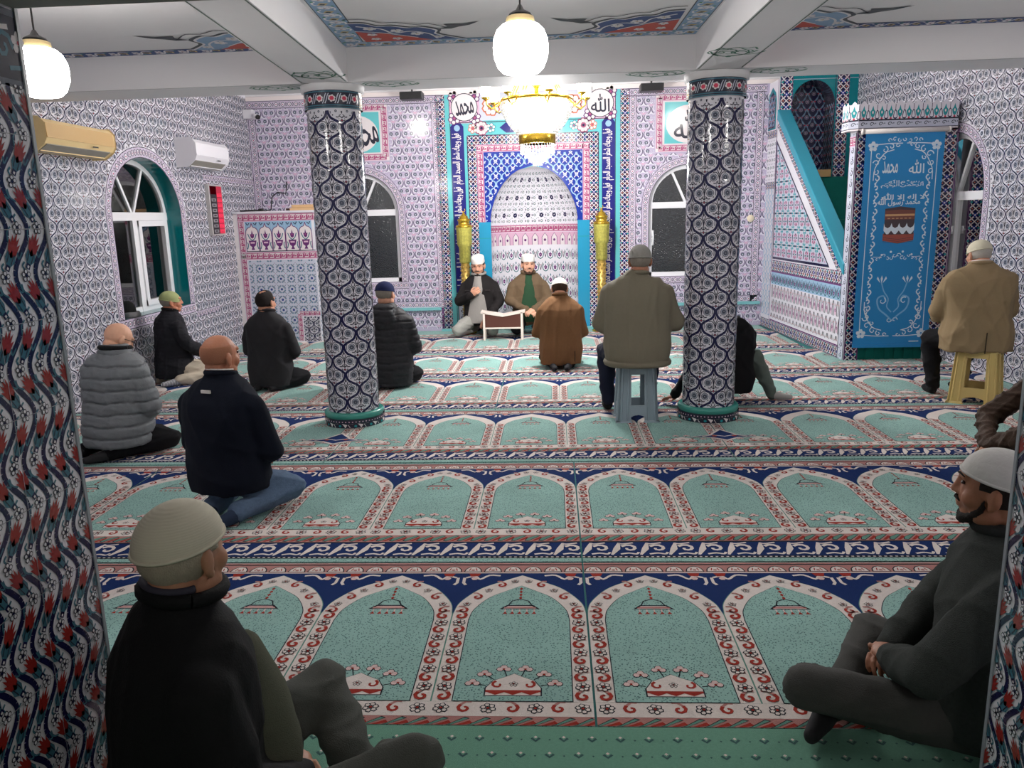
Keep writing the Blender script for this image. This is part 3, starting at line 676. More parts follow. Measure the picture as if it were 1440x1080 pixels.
NI, RB = m_niche(True), m_rowbase(); NI2 = m_niche(False)
def carpet(name, u0, n, rows, label, x0c=None, y0c=None):
    """runner n niches wide starting at X=u0; rows = [(nb, scale_y)]"""
    x0, x1 = u0+.004, u0+n*W-.004
    y0 = min(nb-.40*s for nb, s in rows); y1 = max(nb+1.10*s for nb, s in rows)
    if y0c is not None: y0 = y0c
    cv = CV(plane((0, 0, 0), (1, 0, 0), (0, 1, 0)), .0006)
    xa, xb = max(x0, XL+.01), min(x1, (4.12 if x0c is None else x0c))
    v = [(x, y, z) for x in (xa, xb) for y in (y0, y1) for z in (-.009, 0)]
    cv.tri3(v, [(0,1,3,2),(4,6,7,5),(0,4,5,1),(2,3,7,6),(1,5,7,3)], 'c_green')
    def clp(q):
        if q[:,0].max() <= xa or q[:,0].min() >= xb or q[:,1].max() <= y0: return False
        np.clip(q[:,0], xa, xb, out=q[:,0]); np.clip(q[:,1], y0, 99, out=q[:,1]); return True
    cv.clip = clp
    lim = 4.2
    for nb, s in rows:
        for k in range(n):
            u = u0+(k+.5)*W
            if u+W/2 < XL or u-W/2 > lim: continue
            cv.stamp(RB, u, nb, 1, s); cv.stamp(NI if nb < 5 else NI2, u, nb, 1, s)
    return tag(cv.build(name), label, 'prayer carpet', 'prayer carpet runners')
B0 = .1175
R12 = [(2.363, 1.), (3.863, 1.027)]
RL = 'turquoise prayer carpet runner with arched niches, '
def m0(nb, s): return nb
carpet('prayer_carpet', B0-5*W, 5, R12, RL+'nearest the doorway, left of the long seam', y0c=2.363-.124)
carpet('prayer_carpet', B0, 5, R12, RL+'nearest the doorway, right of the long seam', y0c=2.363-.124)
carpet('prayer_carpet', B0-10*W, 5, R12, RL+'far left under the man in the grey puffer', y0c=2.363-.124)
carpet('prayer_carpet', B0+5*W, 5, R12, RL+'two rows at the far right edge', y0c=2.363-.124)
R3 = [(5.40, .945)]
carpet('prayer_carpet', .082-3*W, 5, R3, RL+'laid between the two tiled columns')
carpet('prayer_carpet', .082-8*W, 5, R3, RL+'left of the left tiled column')
carpet('prayer_carpet', .082+2*W, 6, R3, RL+'right of the right tiled column')
R4 = [(6.82, .905)]
carpet('prayer_carpet', -.51, 9, R4, RL+'under the grey stool')
carpet('prayer_carpet', -.51-7*W, 7, R4, RL+'behind the left column under the dark puffer coat')
R5 = [(8.19, .95)]
carpet('prayer_carpet', -.53-7*W, 16, R5, RL+'under the man in the brown blazer')
R6 = [(9.656, .98)]
carpet('prayer_carpet', -.52-7*W, 14, R6, RL+'closest to the prayer niche', x0c=2.95)
cv = CV(plane((0, 0, 0), (1, 0, 0), (0, 1, 0)))
cv.tri3([(XL, 10.75, -.009), (2.9, 10.75, -.009), (2.9, YB, -.009), (XL, YB, -.009), (XL, 10.75, 0), (2.9, 10.75, 0), (2.9, YB, 0), (XL, YB, 0)], [(4,5,6,7),(0,1,5,4)], 'c_green')
cv.band(Motif().rect(-.5, .5, -.5, .5, 'c_rose', 1).disc(0, 0, .3, 'c_white', 2), (XL, 10.85), (2.9, 10.85), .09, .1)
tag(cv.build('carpet_strip'), 'plain pale turquoise carpet strip along the foot of the niche wall', 'carpet')
# plain green doorway carpet with small tufted chevrons
cv = CV(plane((0, 0, 0), (1, 0, 0), (0, 1, 0)), .0006)
MATS['c_pale'] = F('c_pale', (112, 160, 140))
cv.tri3([(XL, -.8, 0), (4.4, -.8, 0), (4.4, 2.236, 0), (XL, 2.236, 0), (XL, -.8, -.009), (4.4, -.8, -.009)], [(0,1,2,3),(4,5,1,0)], 'c_pale')
for j in range(24):
    for i in range(-14, 15):
        u = .1+i*.088+(.044 if j % 2 else 0); v = 2.17-j*.075
        if j % 1 == 0: cv.stamp(Motif().stroke([(-.013, .008), (0, -.006), (.013, .008)], .009, 'c_dk', 1).disc(0, .012, .006, 'c_white', 2, 4), u, v)
        cv.stamp(Motif().disc(0, 0, .004, 'c_dk', 1, 4), u+.044, v)
tag(cv.build('doorway_carpet'), 'plain sage green carpet with small chevron tufts in the doorway', 'carpet')
# spandrel patches pieced in at the foot of each column
for cx, lab in ((-1.63, 'navy arrow-shaped carpet patch at the foot of the left column'), (1.22, 'navy arrow-shaped carpet patch at the foot of the right column')):
    cv = CV(plane((cx, 5.40, .007), (1, 0, 0), (0, 1, 0)), .0006)
    o = [(-.26, .14), (-.1, .20), (0, .36), (.1, .20), (.26, .14), (.1, .12), (0, .04), (-.1, .12)]
    cv.stamp(Motif().poly(np.array(o)*1.0, 'c_white', 0).poly(np.array(o)*[.86, .8]+[0, .035], 'c_navy', 1).disc(-.07, .165, .02, 'c_red', 2, 5).disc(.07, .165, .02, 'c_red', 2, 5).stroke([(-.16, .15), (-.08, .19), (0, .15), (.08, .19), (.16, .15)], .012, 'c_white', 2))
    tag(cv.build('carpet_patch'), lab, 'carpet patch')
fl = MB().box(XL-.3, 4.6, -.9, YB+.6, -.2, -.0095).build('floor', mat('teal_underlay', (52, 120, 120), .95)); tag(fl, kind='structure')

# ------------------------------------------------------------------ lobby behind the doorway (where the photographer stands)
lw = mat('lobby_paint', (176, 172, 164), .8)
tag(MB().box(-2.7, -2.6, -2.6, 1.345, 0, 2.7).box(2.6, 2.7, -2.6, 1.345, 0, 2.7).box(-2.7, 2.7, -2.7, -2.6, 0, 2.7).build('wall_lobby', lw), kind='structure')
tag(MB().box(-2.7, 2.7, -2.7, 1.345, 2.7, 2.8).build('ceiling_lobby', lw), kind='structure'); tag(MB().box(-2.7, 2.7, -2.7, -.8, -.1, 0).build('floor_lobby', mat('lobby_floor', (130, 126, 118), .6)), kind='structure')
# ------------------------------------------------------------------ columns
def column(cx, cy, label):
    R = .2; ncell = 6; Wc = 2*pi*R/ncell
    def cm(q, h):
        a = q[:,0]/R-pi/2; r = R+h
        return np.stack([cx+r*np.cos(a), cy+r*np.sin(a), q[:,1]], 1)
    cv = CV(cm, .0009)
    na = 96; vz = [.09, 2.42]
    g = np.array([(2*pi*R*i/na, z) for z in vz for i in range(na)])
    cv.tri3(cm(g, 0), [(i, (i+1) % na, na+(i+1) % na, na+i) for i in range(na)], 't_white')
    mo = m_ogee(Wc, .218, 't_navy', 't_ink', 't_grey', 't_redp', .018)
    cv.clip = lambda q: q[:,1].min() > .1 and q[:,1].max() < 2.40
    for j in range(-1, 23):
        for i in range(ncell): cv.stamp(mo, (i+(.5 if j % 2 else 0))*Wc, .1+j*.109)
    cv.clip = None
    # thin tile joints
    for z in np.arange(.3, 2.4, .236*1.0):
        pass
    root = cv.build('tiled_column'); tag(root, label, kind='structure')
    # collar band, painted cap
    def cm2(q, h):
        a = q[:,0]/R-pi/2; r = R+.014+h
        return np.stack([cx+r*np.cos(a), cy+r*np.sin(a), q[:,1]], 1)
    c2 = CV(cm2, .0009)
    g = np.array([(2*pi*R*i/na, z) for z in (2.405, 2.53) for i in range(na)])
    c2.tri3(cm2(g, 0), [(i, (i+1) % na, na+(i+1) % na, na+i) for i in range(na)], 't_ink')
    for z in (2.41, 2.425, 2.52):
        for i in range(48): c2.stamp(Motif().rect(0, 2*pi*R/48, -.004, .004, 't_leaf', 1), i*2*pi*R/48, z)
    n = 15
    for i in range(n):
        u = (i+.5)*2*pi*R/n; c2.stamp(flower(.026, 't_cream', 't_cream', 't_redp', 6, 1, 5).disc(0, 0, .016, 't_redp', 4, 6), u, 2.472)
        for d in (-.006, .006): c2.stamp(Motif().stroke(curve([(-.014, -.035), (-.004, -.015), (.004, .015), (.014, .035)], 2), .006, 't_pale', 1), u+pi*R/n+d*1.4, 2.472)
    c2.build('collar_tiles', root)
    MB().lathe([(R+.03, 2.53), (R+.035, 2.575), (R+.035, 2.58)], cx, cy, 48).build('plaster_cap', ceil_w, root, True)
    bm_ = MB().lathe([(R+.018, .115), (R+.03, .112), (R+.038, .10), (R+.038, .085), (R+.03, .07), (R+.03, .06)][::-1], cx, cy, 64)
    bm_.build('base_ring', mat('ring_teal', (66, 150, 138), .2), root, True)
    def cm3(q, h):
        a = q[:,0]/R-pi/2; r = R+.04+h; return np.stack([cx+r*np.cos(a), cy+r*np.sin(a), q[:,1]], 1)
    c3 = CV(cm3, .0009); g = np.array([(2*pi*R*i/na, z) for z in (0, .07) for i in range(na)])
    c3.tri3(cm3(g, 0), [(i, (i+1) % na, na+(i+1) % na, na+i) for i in range(na)], 't_ink')
    g = np.array([(cx+(R+rr)*cos(2*pi*i/na), cy+(R+rr)*sin(2*pi*i/na), .07) for rr in (.04, .01) for i in range(na)])
    c3.tri3(g, [(i, (i+1) % na, na+(i+1) % na, na+i) for i in range(na)], 't_ink')
    for i in range(12): c3.stamp(Motif().poly([(-.038, .004), (.038, .004), (.05, .028), (.02, .036), (-.02, .036), (-.05, .028)], 't_cream', 1).disc(0, .018, .01, 't_teal', 2, 6), (i+.5)*2*pi*R/12, .002)
    for i in range(56): c3.stamp(Motif().disc(0, 0, .005, 't_pink', 1, 5), (i+.5)*2*pi*R/56, .052)
    c3.build('base_band', root)
    return root
column(-1.63, 6.14, 'left blue-and-white tiled round column')
column(1.215, 6.17, 'right blue-and-white tiled round column')

# ------------------------------------------------------------------ ceiling, beams, painted coffers
ZS, ZC = 2.578, 2.81
MATS['p_white'] = ceil_w
mat('p_green', (70, 124, 100), .6); mat('p_line', (84, 104, 94), .6); mat('p_blue', (132, 164, 196), .6); mat('p_navy', (46, 74, 130), .6); mat('p_red', (190, 70, 56), .6); mat('p_gold', (200, 176, 120), .6); mat('p_char', (62, 66, 74), .6); mat('p_white2', (226, 224, 228), .6); mat('p_grey', (196, 200, 200), .6); mat('p_dred', (150, 50, 50), .6); mat('p_leafg', (60, 140, 100), .6)
# soffit of cross beam + long beams, underside drawn as canvas (u=X, v=Y)
def down(z):
    def f(q, h): return np.stack([q[:,0], q[:,1], np.full(len(q), z)-h], 1)
    return f
def bL(y): return (-1.80-(y-5.9)*.075, -1.455-(y-5.9)*.05)
def bR(y): return (1.022-(y-5.9)*.015, 1.345+(y-5.9)*.0)
bm_ = MB()
def beamhex(fn, y0, y1):
    a0, b0 = fn(y0); a1, b1 = fn(y1)
    return [(a0, y0), (b0, y0), (b1, y1), (a1, y1)]
for fn in (bL, bR):
    q = beamhex(fn, 1.3, 5.96); bm_.hexa([(x, y, ZS) for x, y in q], [(x, y, ZC+.1) for x, y in q])
o = bm_.build('trim_1', ceil_w); tag(o, kind='structure')
cvb = CV(down(ZS), .0008)
for fn in (bL, bR):
    for side in (0, 1):
        a, b = fn(1.4)[side], fn(5.9)[side]; s = .012 if side == 0 else -.012
        cvb.stamp(Motif().stroke([(a+s, 1.4), (b+s, 5.9)], .009, 'p_line', 1))
def arabesque(w, h):
    m = Motif()
    for s in (-1, 1):
        m.spiral(s*w*.30, 0, h*.34, 0, 1.1*s, .014, 'p_green', 1, 12, .2); m.spiral(s*w*.1, h*.1, h*.28, 2, -1.*s, .012, 'p_green', 1, 10, .2)
        m.stroke(curve([(0, h*.42), (s*w*.2, h*.34), (s*w*.42, h*.1), (s*w*.5, -h*.1)], 4), .014, 'p_green', 1); m.stroke(curve([(0, -h*.4), (s*w*.22, -h*.3), (s*w*.36, -h*.38), (s*w*.46, -h*.2)], 4), .014, 'p_green', 1)
        m.stroke([(s*w*.1, -h*.3), (s*w*.3, -h*.1), (s*w*.4, h*.2)], .01, 'p_green', 1)
    m.disc(0, h*.42, .02, 'p_green', 2, 6); m.disc(0, 0, .018, 'p_green', 2, 6); return m
AR = arabesque(.29, .34)
cvb.stamp(AR, -1.60, 5.62, 1.); cvb.stamp(AR, 1.15, 5.34, 1.)
for (x, y) in ((-2.02, 6.08), (-1.18, 6.08), (.75, 6.05), (1.62, 6.08)): cvb.stamp(arabesque(.42, .26), x, y, 1.)
cvb.stamp(Motif().rect(XL, 4.3, 5.935, 5.941, 'p_line', 1))
tag(cvb.build('trim_2'), kind='structure')
o = MB().box(XL-.05, 4.35, 5.93, 6.36, ZS, 3.5).build('trim_3', ceil_w); tag(o, kind='structure')
tag(MB().box(XL-.1, 4.5, YF-.45, 5.94, ZC, ZC+.15).build('ceiling_near', ceil_w), kind='structure')
tag(MB().box(XL-.1, 4.5, 6.3, YB+.2, 3.42, 3.55).build('ceiling_far', ceil_w), kind='structure')
tag(MB().box(XL-.1, 4.5, YB-.03, YB+.02, 3.31, 3.43).build('trim_4', ceil_w), kind='structure')
# painted decoration on the coffer ceilings
cc = CV(down(ZC), .0008)
def pband(ax, ay, bx, by, w, bg):
    L = sqrt((bx-ax)**2+(by-ay)**2); n = max(1, round(L/.17)); m = Motif(); m.rect(-.5, .5, -.5, .5, 'p_char', 1).rect(-.5, .5, -.46, .46, bg, 2)
    m.use(flower(.3, 'p_white2', 'p_white2', 'p_dred', 5, 3, 5), -.22, 0, .6, 1.).poly([(.12, -.2), (.4, -.05), (.34, .25), (.1, .1)], 'p_gold', 3).poly([(.16, -.14), (.32, -.02), (.28, .14), (.14, .05)], 'p_char', 4)
    m.stroke(curve([(-.5, .3), (-.3, .36), (-.05, .2), (.1, -.25), (.35, -.34), (.5, -.2)], 3), .08, 'p_white2', 3).disc(.02, .33, .07, 'p_leafg', 4, 5).disc(-.45, -.3, .07, 'p_leafg', 4, 5)
    cc.band(m, (ax, ay), (bx, by), w, L/n)
def corner(cx, cy, sx, sy, fill, sc=1.):
    """lobed medallion growing out of an inside corner (sx, sy point into the coffer)"""
    def P(pts): return [(cx+sx*x*sc, cy+sy*y*sc) for x, y in pts][::int(sx*sy)]
    L1 = curve([(0, .62), (.12, .6), (.2, .5), (.3, .5), (.42, .42), (.5, .44), (.62, .32), (.6, .2), (.7, .08), (.78, 0)], 4)
    m = Motif().poly(P(np.vstack([[(0, 0)], L1[::-1]])[::1][::-1]), 'p_char', 2).poly(P(np.vstack([[(0, 0)], (L1*.955)[::-1]])[::-1]), 'p_white2', 3).poly(P(np.vstack([[(0, 0)], (L1*.925)[::-1]])[::-1]), fill, 4)
    m.poly(P([(0, 0), (0, .34), (.12, .26), (.2, .28), (.26, .18), (.36, .16), (.44, .06), (.52, 0)]), 'p_red', 5)
    for (x, y, r) in ((.12, .42, .05), (.3, .33, .05), (.43, .22, .05), (.58, .1, .04)): m.use(flower(r, 'p_white2', 'p_white2', 'p_gold', 5, 6), cx+sx*x*sc, cy+sy*y*sc, sc)
    for (x, y) in ((.1, .1), (.26, .09), (.1, .24)): m.use(flower(.04, 'p_white2', 'p_white2', 'p_gold', 5, 7), cx+sx*x*sc, cy+sy*y*sc, sc)
    m.stroke(P(curve([(.04, .5), (.2, .4), (.26, .26), (.4, .3), (.52, .2), (.56, .04)], 4)), .016, 'p_white2', 6).stroke(P(curve([(0, .36), (.16, .3), (.3, .2), (.42, .1)], 4)), .014, 'p_white2', 7)
    m.poly(P([(.60, .33), (.68, .40), (.66, .47), (.80, .46), (.92, .52), (.84, .42), (.76, .38), (.70, .33)][::-1]), 'p_char', 5).stroke(P(curve([(0, .70), (.14, .68), (.24, .57), (.34, .57), (.46, .49), (.56, .5), (.68, .36)], 3)), .012, 'p_char', 5)
    cc.stamp(m)
corner(-1.27, 5.76, 1, -1, 'p_navy', .9); corner(.83, 5.76, -1, -1, 'p_navy', .9)
pband(-1.45, 5.84, 1.01, 5.84, .16, 'p_blue'); pband(-1.37, 5.76, -1.16, 3.0, .16, 'p_blue'); pband(.93, 5.76, .97, 3.0, .16, 'p_blue')
pband(XL+.05, 5.85, -1.82, 5.85, .15, 'p_navy'); pband(1.35, 5.85, 4.2, 5.85, .15, 'p_navy')
corner(-1.83, 5.82, -1, -1, 'p_blue', .95); corner(1.37, 5.82, 1, -1, 'p_blue', .95)
tag(cc.build('trim_5'), kind='structure')

# ------------------------------------------------------------------ doorway wall with tulip-tiled jambs
XJL, XJR, ZL = -1.155, 1.05, 2.066
MATS['d_plaster'] = mat('d_plaster', (150, 150, 146), .7)
def m_tulip():
    m = Motif()
    m.poly([(-.011, .0), (-.016, .024), (-.009, .018), (-.009, .036), (-.003, .024), (.001, .046), (.004, .025), (.010, .038), (.009, .018), (.016, .026), (.012, .0), (0, -.01)], 't_dred', 3)
    m.poly([(-.011, .002), (-.014, -.014), (-.006, -.026), (.006, -.026), (.014, -.014), (.012, .002), (.005, -.004), (0, .006), (-.005, -.004)], 't_leaf', 3)
    m.stroke([(-.007, .0), (-.006, -.022)], .0022, 't_ink', 4).stroke([(.007, .0), (.006, -.022)], .0022, 't_ink', 4)
    m.rect(-.006, .006, -.036, -.025, 't_navy', 4).rect(-.0025, .0025, -.034, -.029, 't_cream', 5)
    m.stroke(curve([(-.016, .016), (-.024, .03), (-.02, .044)], 3), .0035, 't_leaf', 2).stroke(curve([(.014, .01), (.022, .0), (.026, .016)], 3), .0035, 't_leaf', 2)
    return m
TU = m_tulip(); WF = flower(.0145, 't_ink', 't_white', 't_navy', 5, 3, 6)
def jamb(name, o, U, ymax, z1):
    cv = CV(plane(o, U, (0, 0, 1), (1 if o[0] < 0 else -1, 0, 0)), .0004)
    cv.stamp(Motif().rect(0, ymax, 0, z1, 't_white', 0))
    A, SP = .030, .0667; v = np.arange(0, 1.905, .0125)
    def clp(q):
        if q[:,0].max() <= 0 or q[:,0].min() >= ymax or q[:,1].max() <= 0 or q[:,1].min() >= 1.905: return False
        np.clip(q[:,0], 0, ymax, out=q[:,0]); np.clip(q[:,1], 0, 1.905, out=q[:,1]); return True
    cv.clip = clp
    def xc(z): return A*np.cos(2*pi*z/.2)
    for k in range(-1, 9):
        for z in np.arange(0, 1.9, .2):
            for j in range(16):
                za, zb = z+j*.0125, z+(j+1)*.0125
                cv.stamp(Motif().stroke([(k*SP+xc(za), za), (k*SP+xc(zb), zb)], .0140, 't_navy', 2))
            for (dz, off) in ((.052, .5), (.150, .5)):
                zc = z+dz; sl = -A*2*pi/.2*sin(2*pi*zc/.2)
                cv.stamp(TU, k*SP+xc(zc)+SP*off, zc, 1.12, 1.18, rot=-atan2(sl, 1)*.75, dl=1)
                zf = z+dz-.05; cv.stamp(WF, k*SP+xc(zf)+SP*.5, zf, 1.05, dl=1)
                cv.stamp(Motif().stroke(curve([(0, .012), (-.006, .022), (.002, .03)], 3), .005, 't_leaf', 2), k*SP+xc(zf)+SP*.5, zf)
    cv.clip = None
    for z in np.arange(.2, 1.95, .2): cv.stamp(Motif().rect(0, ymax, z-.0008, z+.0008, 't_grout', 7))
    for u in np.arange(ymax-.205, 0, -.2): cv.stamp(Motif().rect(u-.0008, u+.0008, 0, 1.9, 't_grout', 7))
    cv.stamp(Motif().rect(0, ymax, 1.90, 1.915, 't_grey', 2).rect(0, ymax, 1.915, z1-.02, 't_ink', 2).rect(0, ymax, z1-.02, z1-.006, 't_grey', 3))
    bo = Motif().spiral(0, 0, .3, 0, 1.2, .1, 't_leaf', 3, 10).use(flower(.2, 't_cream', 't_cream', 't_redp', 5, 4), .45, .12, 1).stroke([(-.5, -.3), (-.2, .3), (.2, .35)], .09, 't_cream', 3).stroke([(.1, -.35), (.5, -.3)], .08, 't_leaf', 3)
    cv.band(bo, (0, 1.98), (ymax, 1.98), .12, .1, 0)
    return cv
wf = MB(); yb = YF-.43
jl = jamb('wall_front_left', (XJL, yb, 0), (0, 1, 0), .43, ZL)
E0 = .0
jl.tri3([(XJL, YF, 0), (XL-.1, YF, 0), (XL-.1, YF, 3.0), (XJL, YF, 3.0), (XJL, yb, 0), (XL-.1, yb, 0), (XL-.1, yb, 3.0), (XJL, yb, 3.0)], [(3,2,1,0),(4,5,6,7)], 't_white')
tag(jl.build('wall_front_left'), kind='structure')
jr = jamb('wall_front_right', (XJR, yb, 0), (0, 1, 0), .43, ZL)
jr.tri3([(XJR, YF, 0), (4.5, YF, 0), (4.5, YF, 3.0), (XJR, YF, 3.0), (XJR, yb, 0), (4.5, yb, 0), (4.5, yb, 3.0), (XJR, yb, 3.0)], [(0,1,2,3),(7,6,5,4)], 't_white')
tag(jr.build('wall_front_right'), kind='structure')
tag(MB().box(XJL, XJR, yb, YF, ZL, 3.0).build('wall_front', MATS['d_plaster']), kind='structure')
tr = MB(); tr.box(XJL-.004, XJL+.004, YF-.004, YF+.006, 0, ZL).box(XJR-.004, XJR+.004, YF-.004, YF+.006, 0, ZL)
tag(tr.build('trim_6', mat('edge_strip', (150, 156, 164), .3)), kind='structure')
# ------------------------------------------------------------------ pulpit (mimber)
d_ = 'turquoise'
pulpit = empty('pulpit', (3.09, 8.47, 0), 0, 'tall tiled pulpit with green carpeted stairs and a turquoise handrail, right of the far wall', 'pulpit')
SKW = Vector((-.055, 1, 0))
def MP(a, b, z): return (a-.055*b, b, z)
def mbox(mb, a0, a1, b0, b1, z0, z1, mi=0):
    mb.hexa([MP(a0, b0, z0), MP(a1, b0, z0), MP(a1, b1, z0), MP(a0, b1, z0)], [MP(a0, b0, z1), MP(a1, b0, z1), MP(a1, b1, z1), MP(a0, b1, z1)], mi)
# side parapet
cv = CV(plane((0, 0, 0), (-.055, 1, 0), (0, 0, 1), (-1, -.055, 0)))
side = [(.1, 0), (2.95, 0), (2.95, 3.25), (2.43, 3.25), (2.43, 2.80), (.1, .96)]
cv.holed(side, [], 't_white', 0)
V = [MP(0, b, z) for b, z in side]+[MP(.12, b, z) for b, z in side]; k = len(side)
cv.tri3(V, [(i, i+k, (i+1) % k+k, (i+1) % k) for i in range(k)]+[tuple(range(k, 2*k))[::-1]], 't_white')
cv.band(STAR, (.1, .065), (2.95, .065), .12, .12, 2)
cv.stamp(Motif().rect(.15, 2.44, .128, .142, 't_purple', 3).rect(.15, 2.44, .78, .795, 't_purple', 3).rect(.15, 2.44, .62, .78, 't_sky', 1))
BT = m_bottles(.12, .19)
cv.fill(BT, .16, 2.42, .15, .66, .12, .19, True, dl=1)
for i in range(19): cv.stamp(m_tulrow(.12, .16), .22+i*.12, .70, dl=2)
cv.band(STAR, (.1, .87), (2.43, .87), .14, .13, 2)
cv.stamp(Motif().rect(.1, 2.44, .795, .80, 't_ink', 4))
tri = [(.50, .955), (2.43, .955), (2.46, 2.50)]
cv.stamp(Motif().poly(tri, 't_navy', 2))
ti = np.array([(.565, .985), (2.40, .985), (2.415, 2.43)]); cv.stamp(Motif().poly(ti, 't_pale', 3))
def intri(q, t=ti):
    for i in range(3):
        a, b = t[i], t[(i+1) % 3]
        if ((b[0]-a[0])*(q[:,1]-a[1])-(b[1]-a[1])*(q[:,0]-a[0])).min() < 0: return False
    return True
cv.fill(m_geoflower(.2), .5, 2.5, .95, 2.6, .2, .2, False, intri, dl=3); cv.fill(m_geoflower(.11), .6, 2.5, 1.05, 2.6, .2, .2, False, intri, dl=3)
cv.band(STAR, (.22, .965), (2.40, 2.705), .12, .12, 4)
cv.fill(m_lattice_blue(.12, .16), 2.46, 2.92, .16, 1.9, .12, .08, True, dl=1); cv.fill(m_rings(.1), 2.46, 2.92, 1.95, 2.55, .1, .1, True, dl=1)
for z in (1.92, 2.58): cv.band(STAR, (2.45, z), (2.93, z), .09, .1, 4)
cv.stamp(Motif().rect(2.455, 2.47, .13, 3.25, 't_purple', 5).rect(2.90, 2.93, .13, 3.25, 't_grey', 5).poly([(2.52, 2.64), (2.86, 2.64), (2.86, 3.0), (2.82, 3.1), (2.69, 3.18), (2.56, 3.1), (2.52, 3.0)], 't_dteal', 3).poly([(2.56, 2.66), (2.82, 2.66), (2.82, 2.98), (2.76, 3.08), (2.69, 3.12), (2.62, 3.08), (2.56, 2.98)], 't_navy', 4))
cv.fill(m_damask(.13, .15), 2.57, 2.81, 2.68, 3.08, .13, .075, True, dl=5)
cv.build('side_parapet', pulpit)
# handrail
hr = MB(); hr.hexa([MP(-.02, .10, .90), MP(.15, .10, .90), MP(.15, 2.43, 2.75), MP(-.02, 2.43, 2.75)], [MP(-.02, .10, 1.02), MP(.15, .10, 1.02), MP(.15, 2.43, 2.875), MP(-.02, 2.43, 2.875)])
bevel(hr.build('handrail', mat('rail_turquoise', (52, 148, 172), .25), pulpit), .012)
# stairs
grn = mat('stair_carpet_green', (0, 112, 100), .95, bump=(60, .4), var=.15)
st = MB(); ns = 11
for i in range(ns):
    b0 = .22+i*.2; mbox(st, .12, .97, b0, 2.45, .02+i*.18, .20+i*.18)
st.build('carpeted_stairs', grn, pulpit)
MB().hexa([MP(.45, 2.20, 2.0), MP(.62, 2.20, 2.0), MP(.62, 2.42, 2.0), MP(.45, 2.42, 2.0)], [MP(.45, 2.20, 2.09), MP(.62, 2.20, 2.09), MP(.62, 2.42, 2.09), MP(.45, 2.42, 2.09)]).build('wooden_block', mat('pine', (196, 164, 110), .6), pulpit)
# tower: front with arch, back and cheeks of the recess
cv = CV(plane(MP(0, 2.42, 0), (1, 0, 0), (0, 0, 1), (0, -1, 0)))
ta = archpts(.43, .275, 2.92, 2.0, 21, .30)
cv.holed([(0, 1.6), (1.0, 1.6), (1.0, 3.3), (0, 3.3)], [ta], 't_dteal')
for u in (.085, .80): cv.band(STAR, (u, 1.6), (u, 3.28), .15, .15, 2)
cv.stamp(Motif().rect(.155, .163, 2.0, 3.28, 't_ink', 3).rect(.70, .708, 2.0, 3.28, 't_ink', 3).rect(0, 1, 3.23, 3.235, 't_pale', 3))
P = ta; k = len(P); V = [(u-.055*2.42, 2.42, z) for u, z in P]+[(u-.055*2.42, 2.80, z) for u, z in P]
cv.tri3(V, [(i, (i+1) % k, (i+1) % k+k, i+k) for i in range(k)], 't_ink')
cv.build('tower_front', pulpit)
cv = CV(plane((-.055*2.42, 2.80, 0), (1, 0, 0), (0, 0, 1), (0, -1, 0)))
cv.holed([(.12, 1.9), (.8, 1.9), (.8, 3.3), (.12, 3.3)], [], 't_navy')
cv.fill(m_damask(.16, .2), .15, .72, 2.0, 3.25, .16, .1, True)
cv.build('tower_back', pulpit)
cv = CV(plane((.703-.055*2.42, 2.42, 0), (0, 1, 0), (0, 0, 1), (-1, 0, 0)))
cv.fill(m_damask(.15, .2), .0, .44, 2.0, 2.95, .15, .1, True); cv.stamp(Motif().rect(.2, .215, 2.0, 3.0, 't_ink', 6)); cv.build('tower_cheek', pulpit)
# front doorway posts, lintel, crown
cv = CV(plane((0, 0, 0), (1, -.02, 0), (0, 0, 1), (0, -1, 0)))
mb = MB(); 
for a0, a1 in ((0, .14), (.83, .99)): mbox(mb, a0, a1, .003, .17, 0, 2.36)
mbox(mb, 0, .99, .003, .17, 1.95, 2.36)
cv.tri3(mb.v, mb.f, 't_white')
for c, w in ((.07, .13), (.905, .14)): cv.band(STAR, (c, 0), (c, 2.34), w, .13, 4)
for u in (.003, .137, .835, .987): cv.stamp(Motif().rect(u-.004, u+.004, 0, 2.35, 't_purple', 9))
cv.build('front_frame', pulpit)
cs = CV(plane((-.002, 0, 0), (-.055, 1, 0), (0, 0, 1), (-1, -.055, 0)))
cs.band(m_scrollb(), (.085, 0.0), (.085, 2.34), .15, .11, 2); cs.band(MEA, (.02, 2.26), (.16, 2.26), .1, .07, 4); cs.build('frame_side_tiles', pulpit)
def crownm():
    m = Motif().rect(-.5, .5, -.5, .5, 't_white', 1)
    m.poly([(-.2, -.25), (.0, -.4), (.2, -.25), (.3, 0), (.12, .14), (0, .4), (-.12, .14), (-.3, 0)], 't_teal', 2).disc(0, -.04, .1, 't_cream', 3, 6)
    for s in (-1, 1): m.stroke(curve([(s*.5, -.45), (s*.3, -.38), (s*.38, -.05), (s*.5, .1)], 3), .07, 't_navy', 2).stroke([(s*.5, .12), (s*.5, .46)], .06, 't_navy', 2)
    m.disc(0, -.45, .12, 't_redp', 2, 6); return m
CM = crownm()
fp = [MP(-.02, -.06, 0), MP(-.09, .01, 0), MP(-.09, .17, 0), MP(.95, .17, 0), MP(.95, -.06, 0)]
cr = CV(plane((0, 0, 0), (1, 0, 0), (0, 1, 0)))
for (z0, z1, e) in ((2.355, 2.46, 0.), (2.46, 2.60, .0)):
    V = [(x, y, z0) for x, y, _ in fp]+[(x, y, z1) for x, y, _ in fp]; k = 5
    cr.tri3(V, [(i, (i+1) % k, (i+1) % k+k, i+k)[::-1] for i in range(k)]+[tuple(range(k)), tuple(range(k, 2*k))[::-1]], 't_white')
cr.build('crown', pulpit)
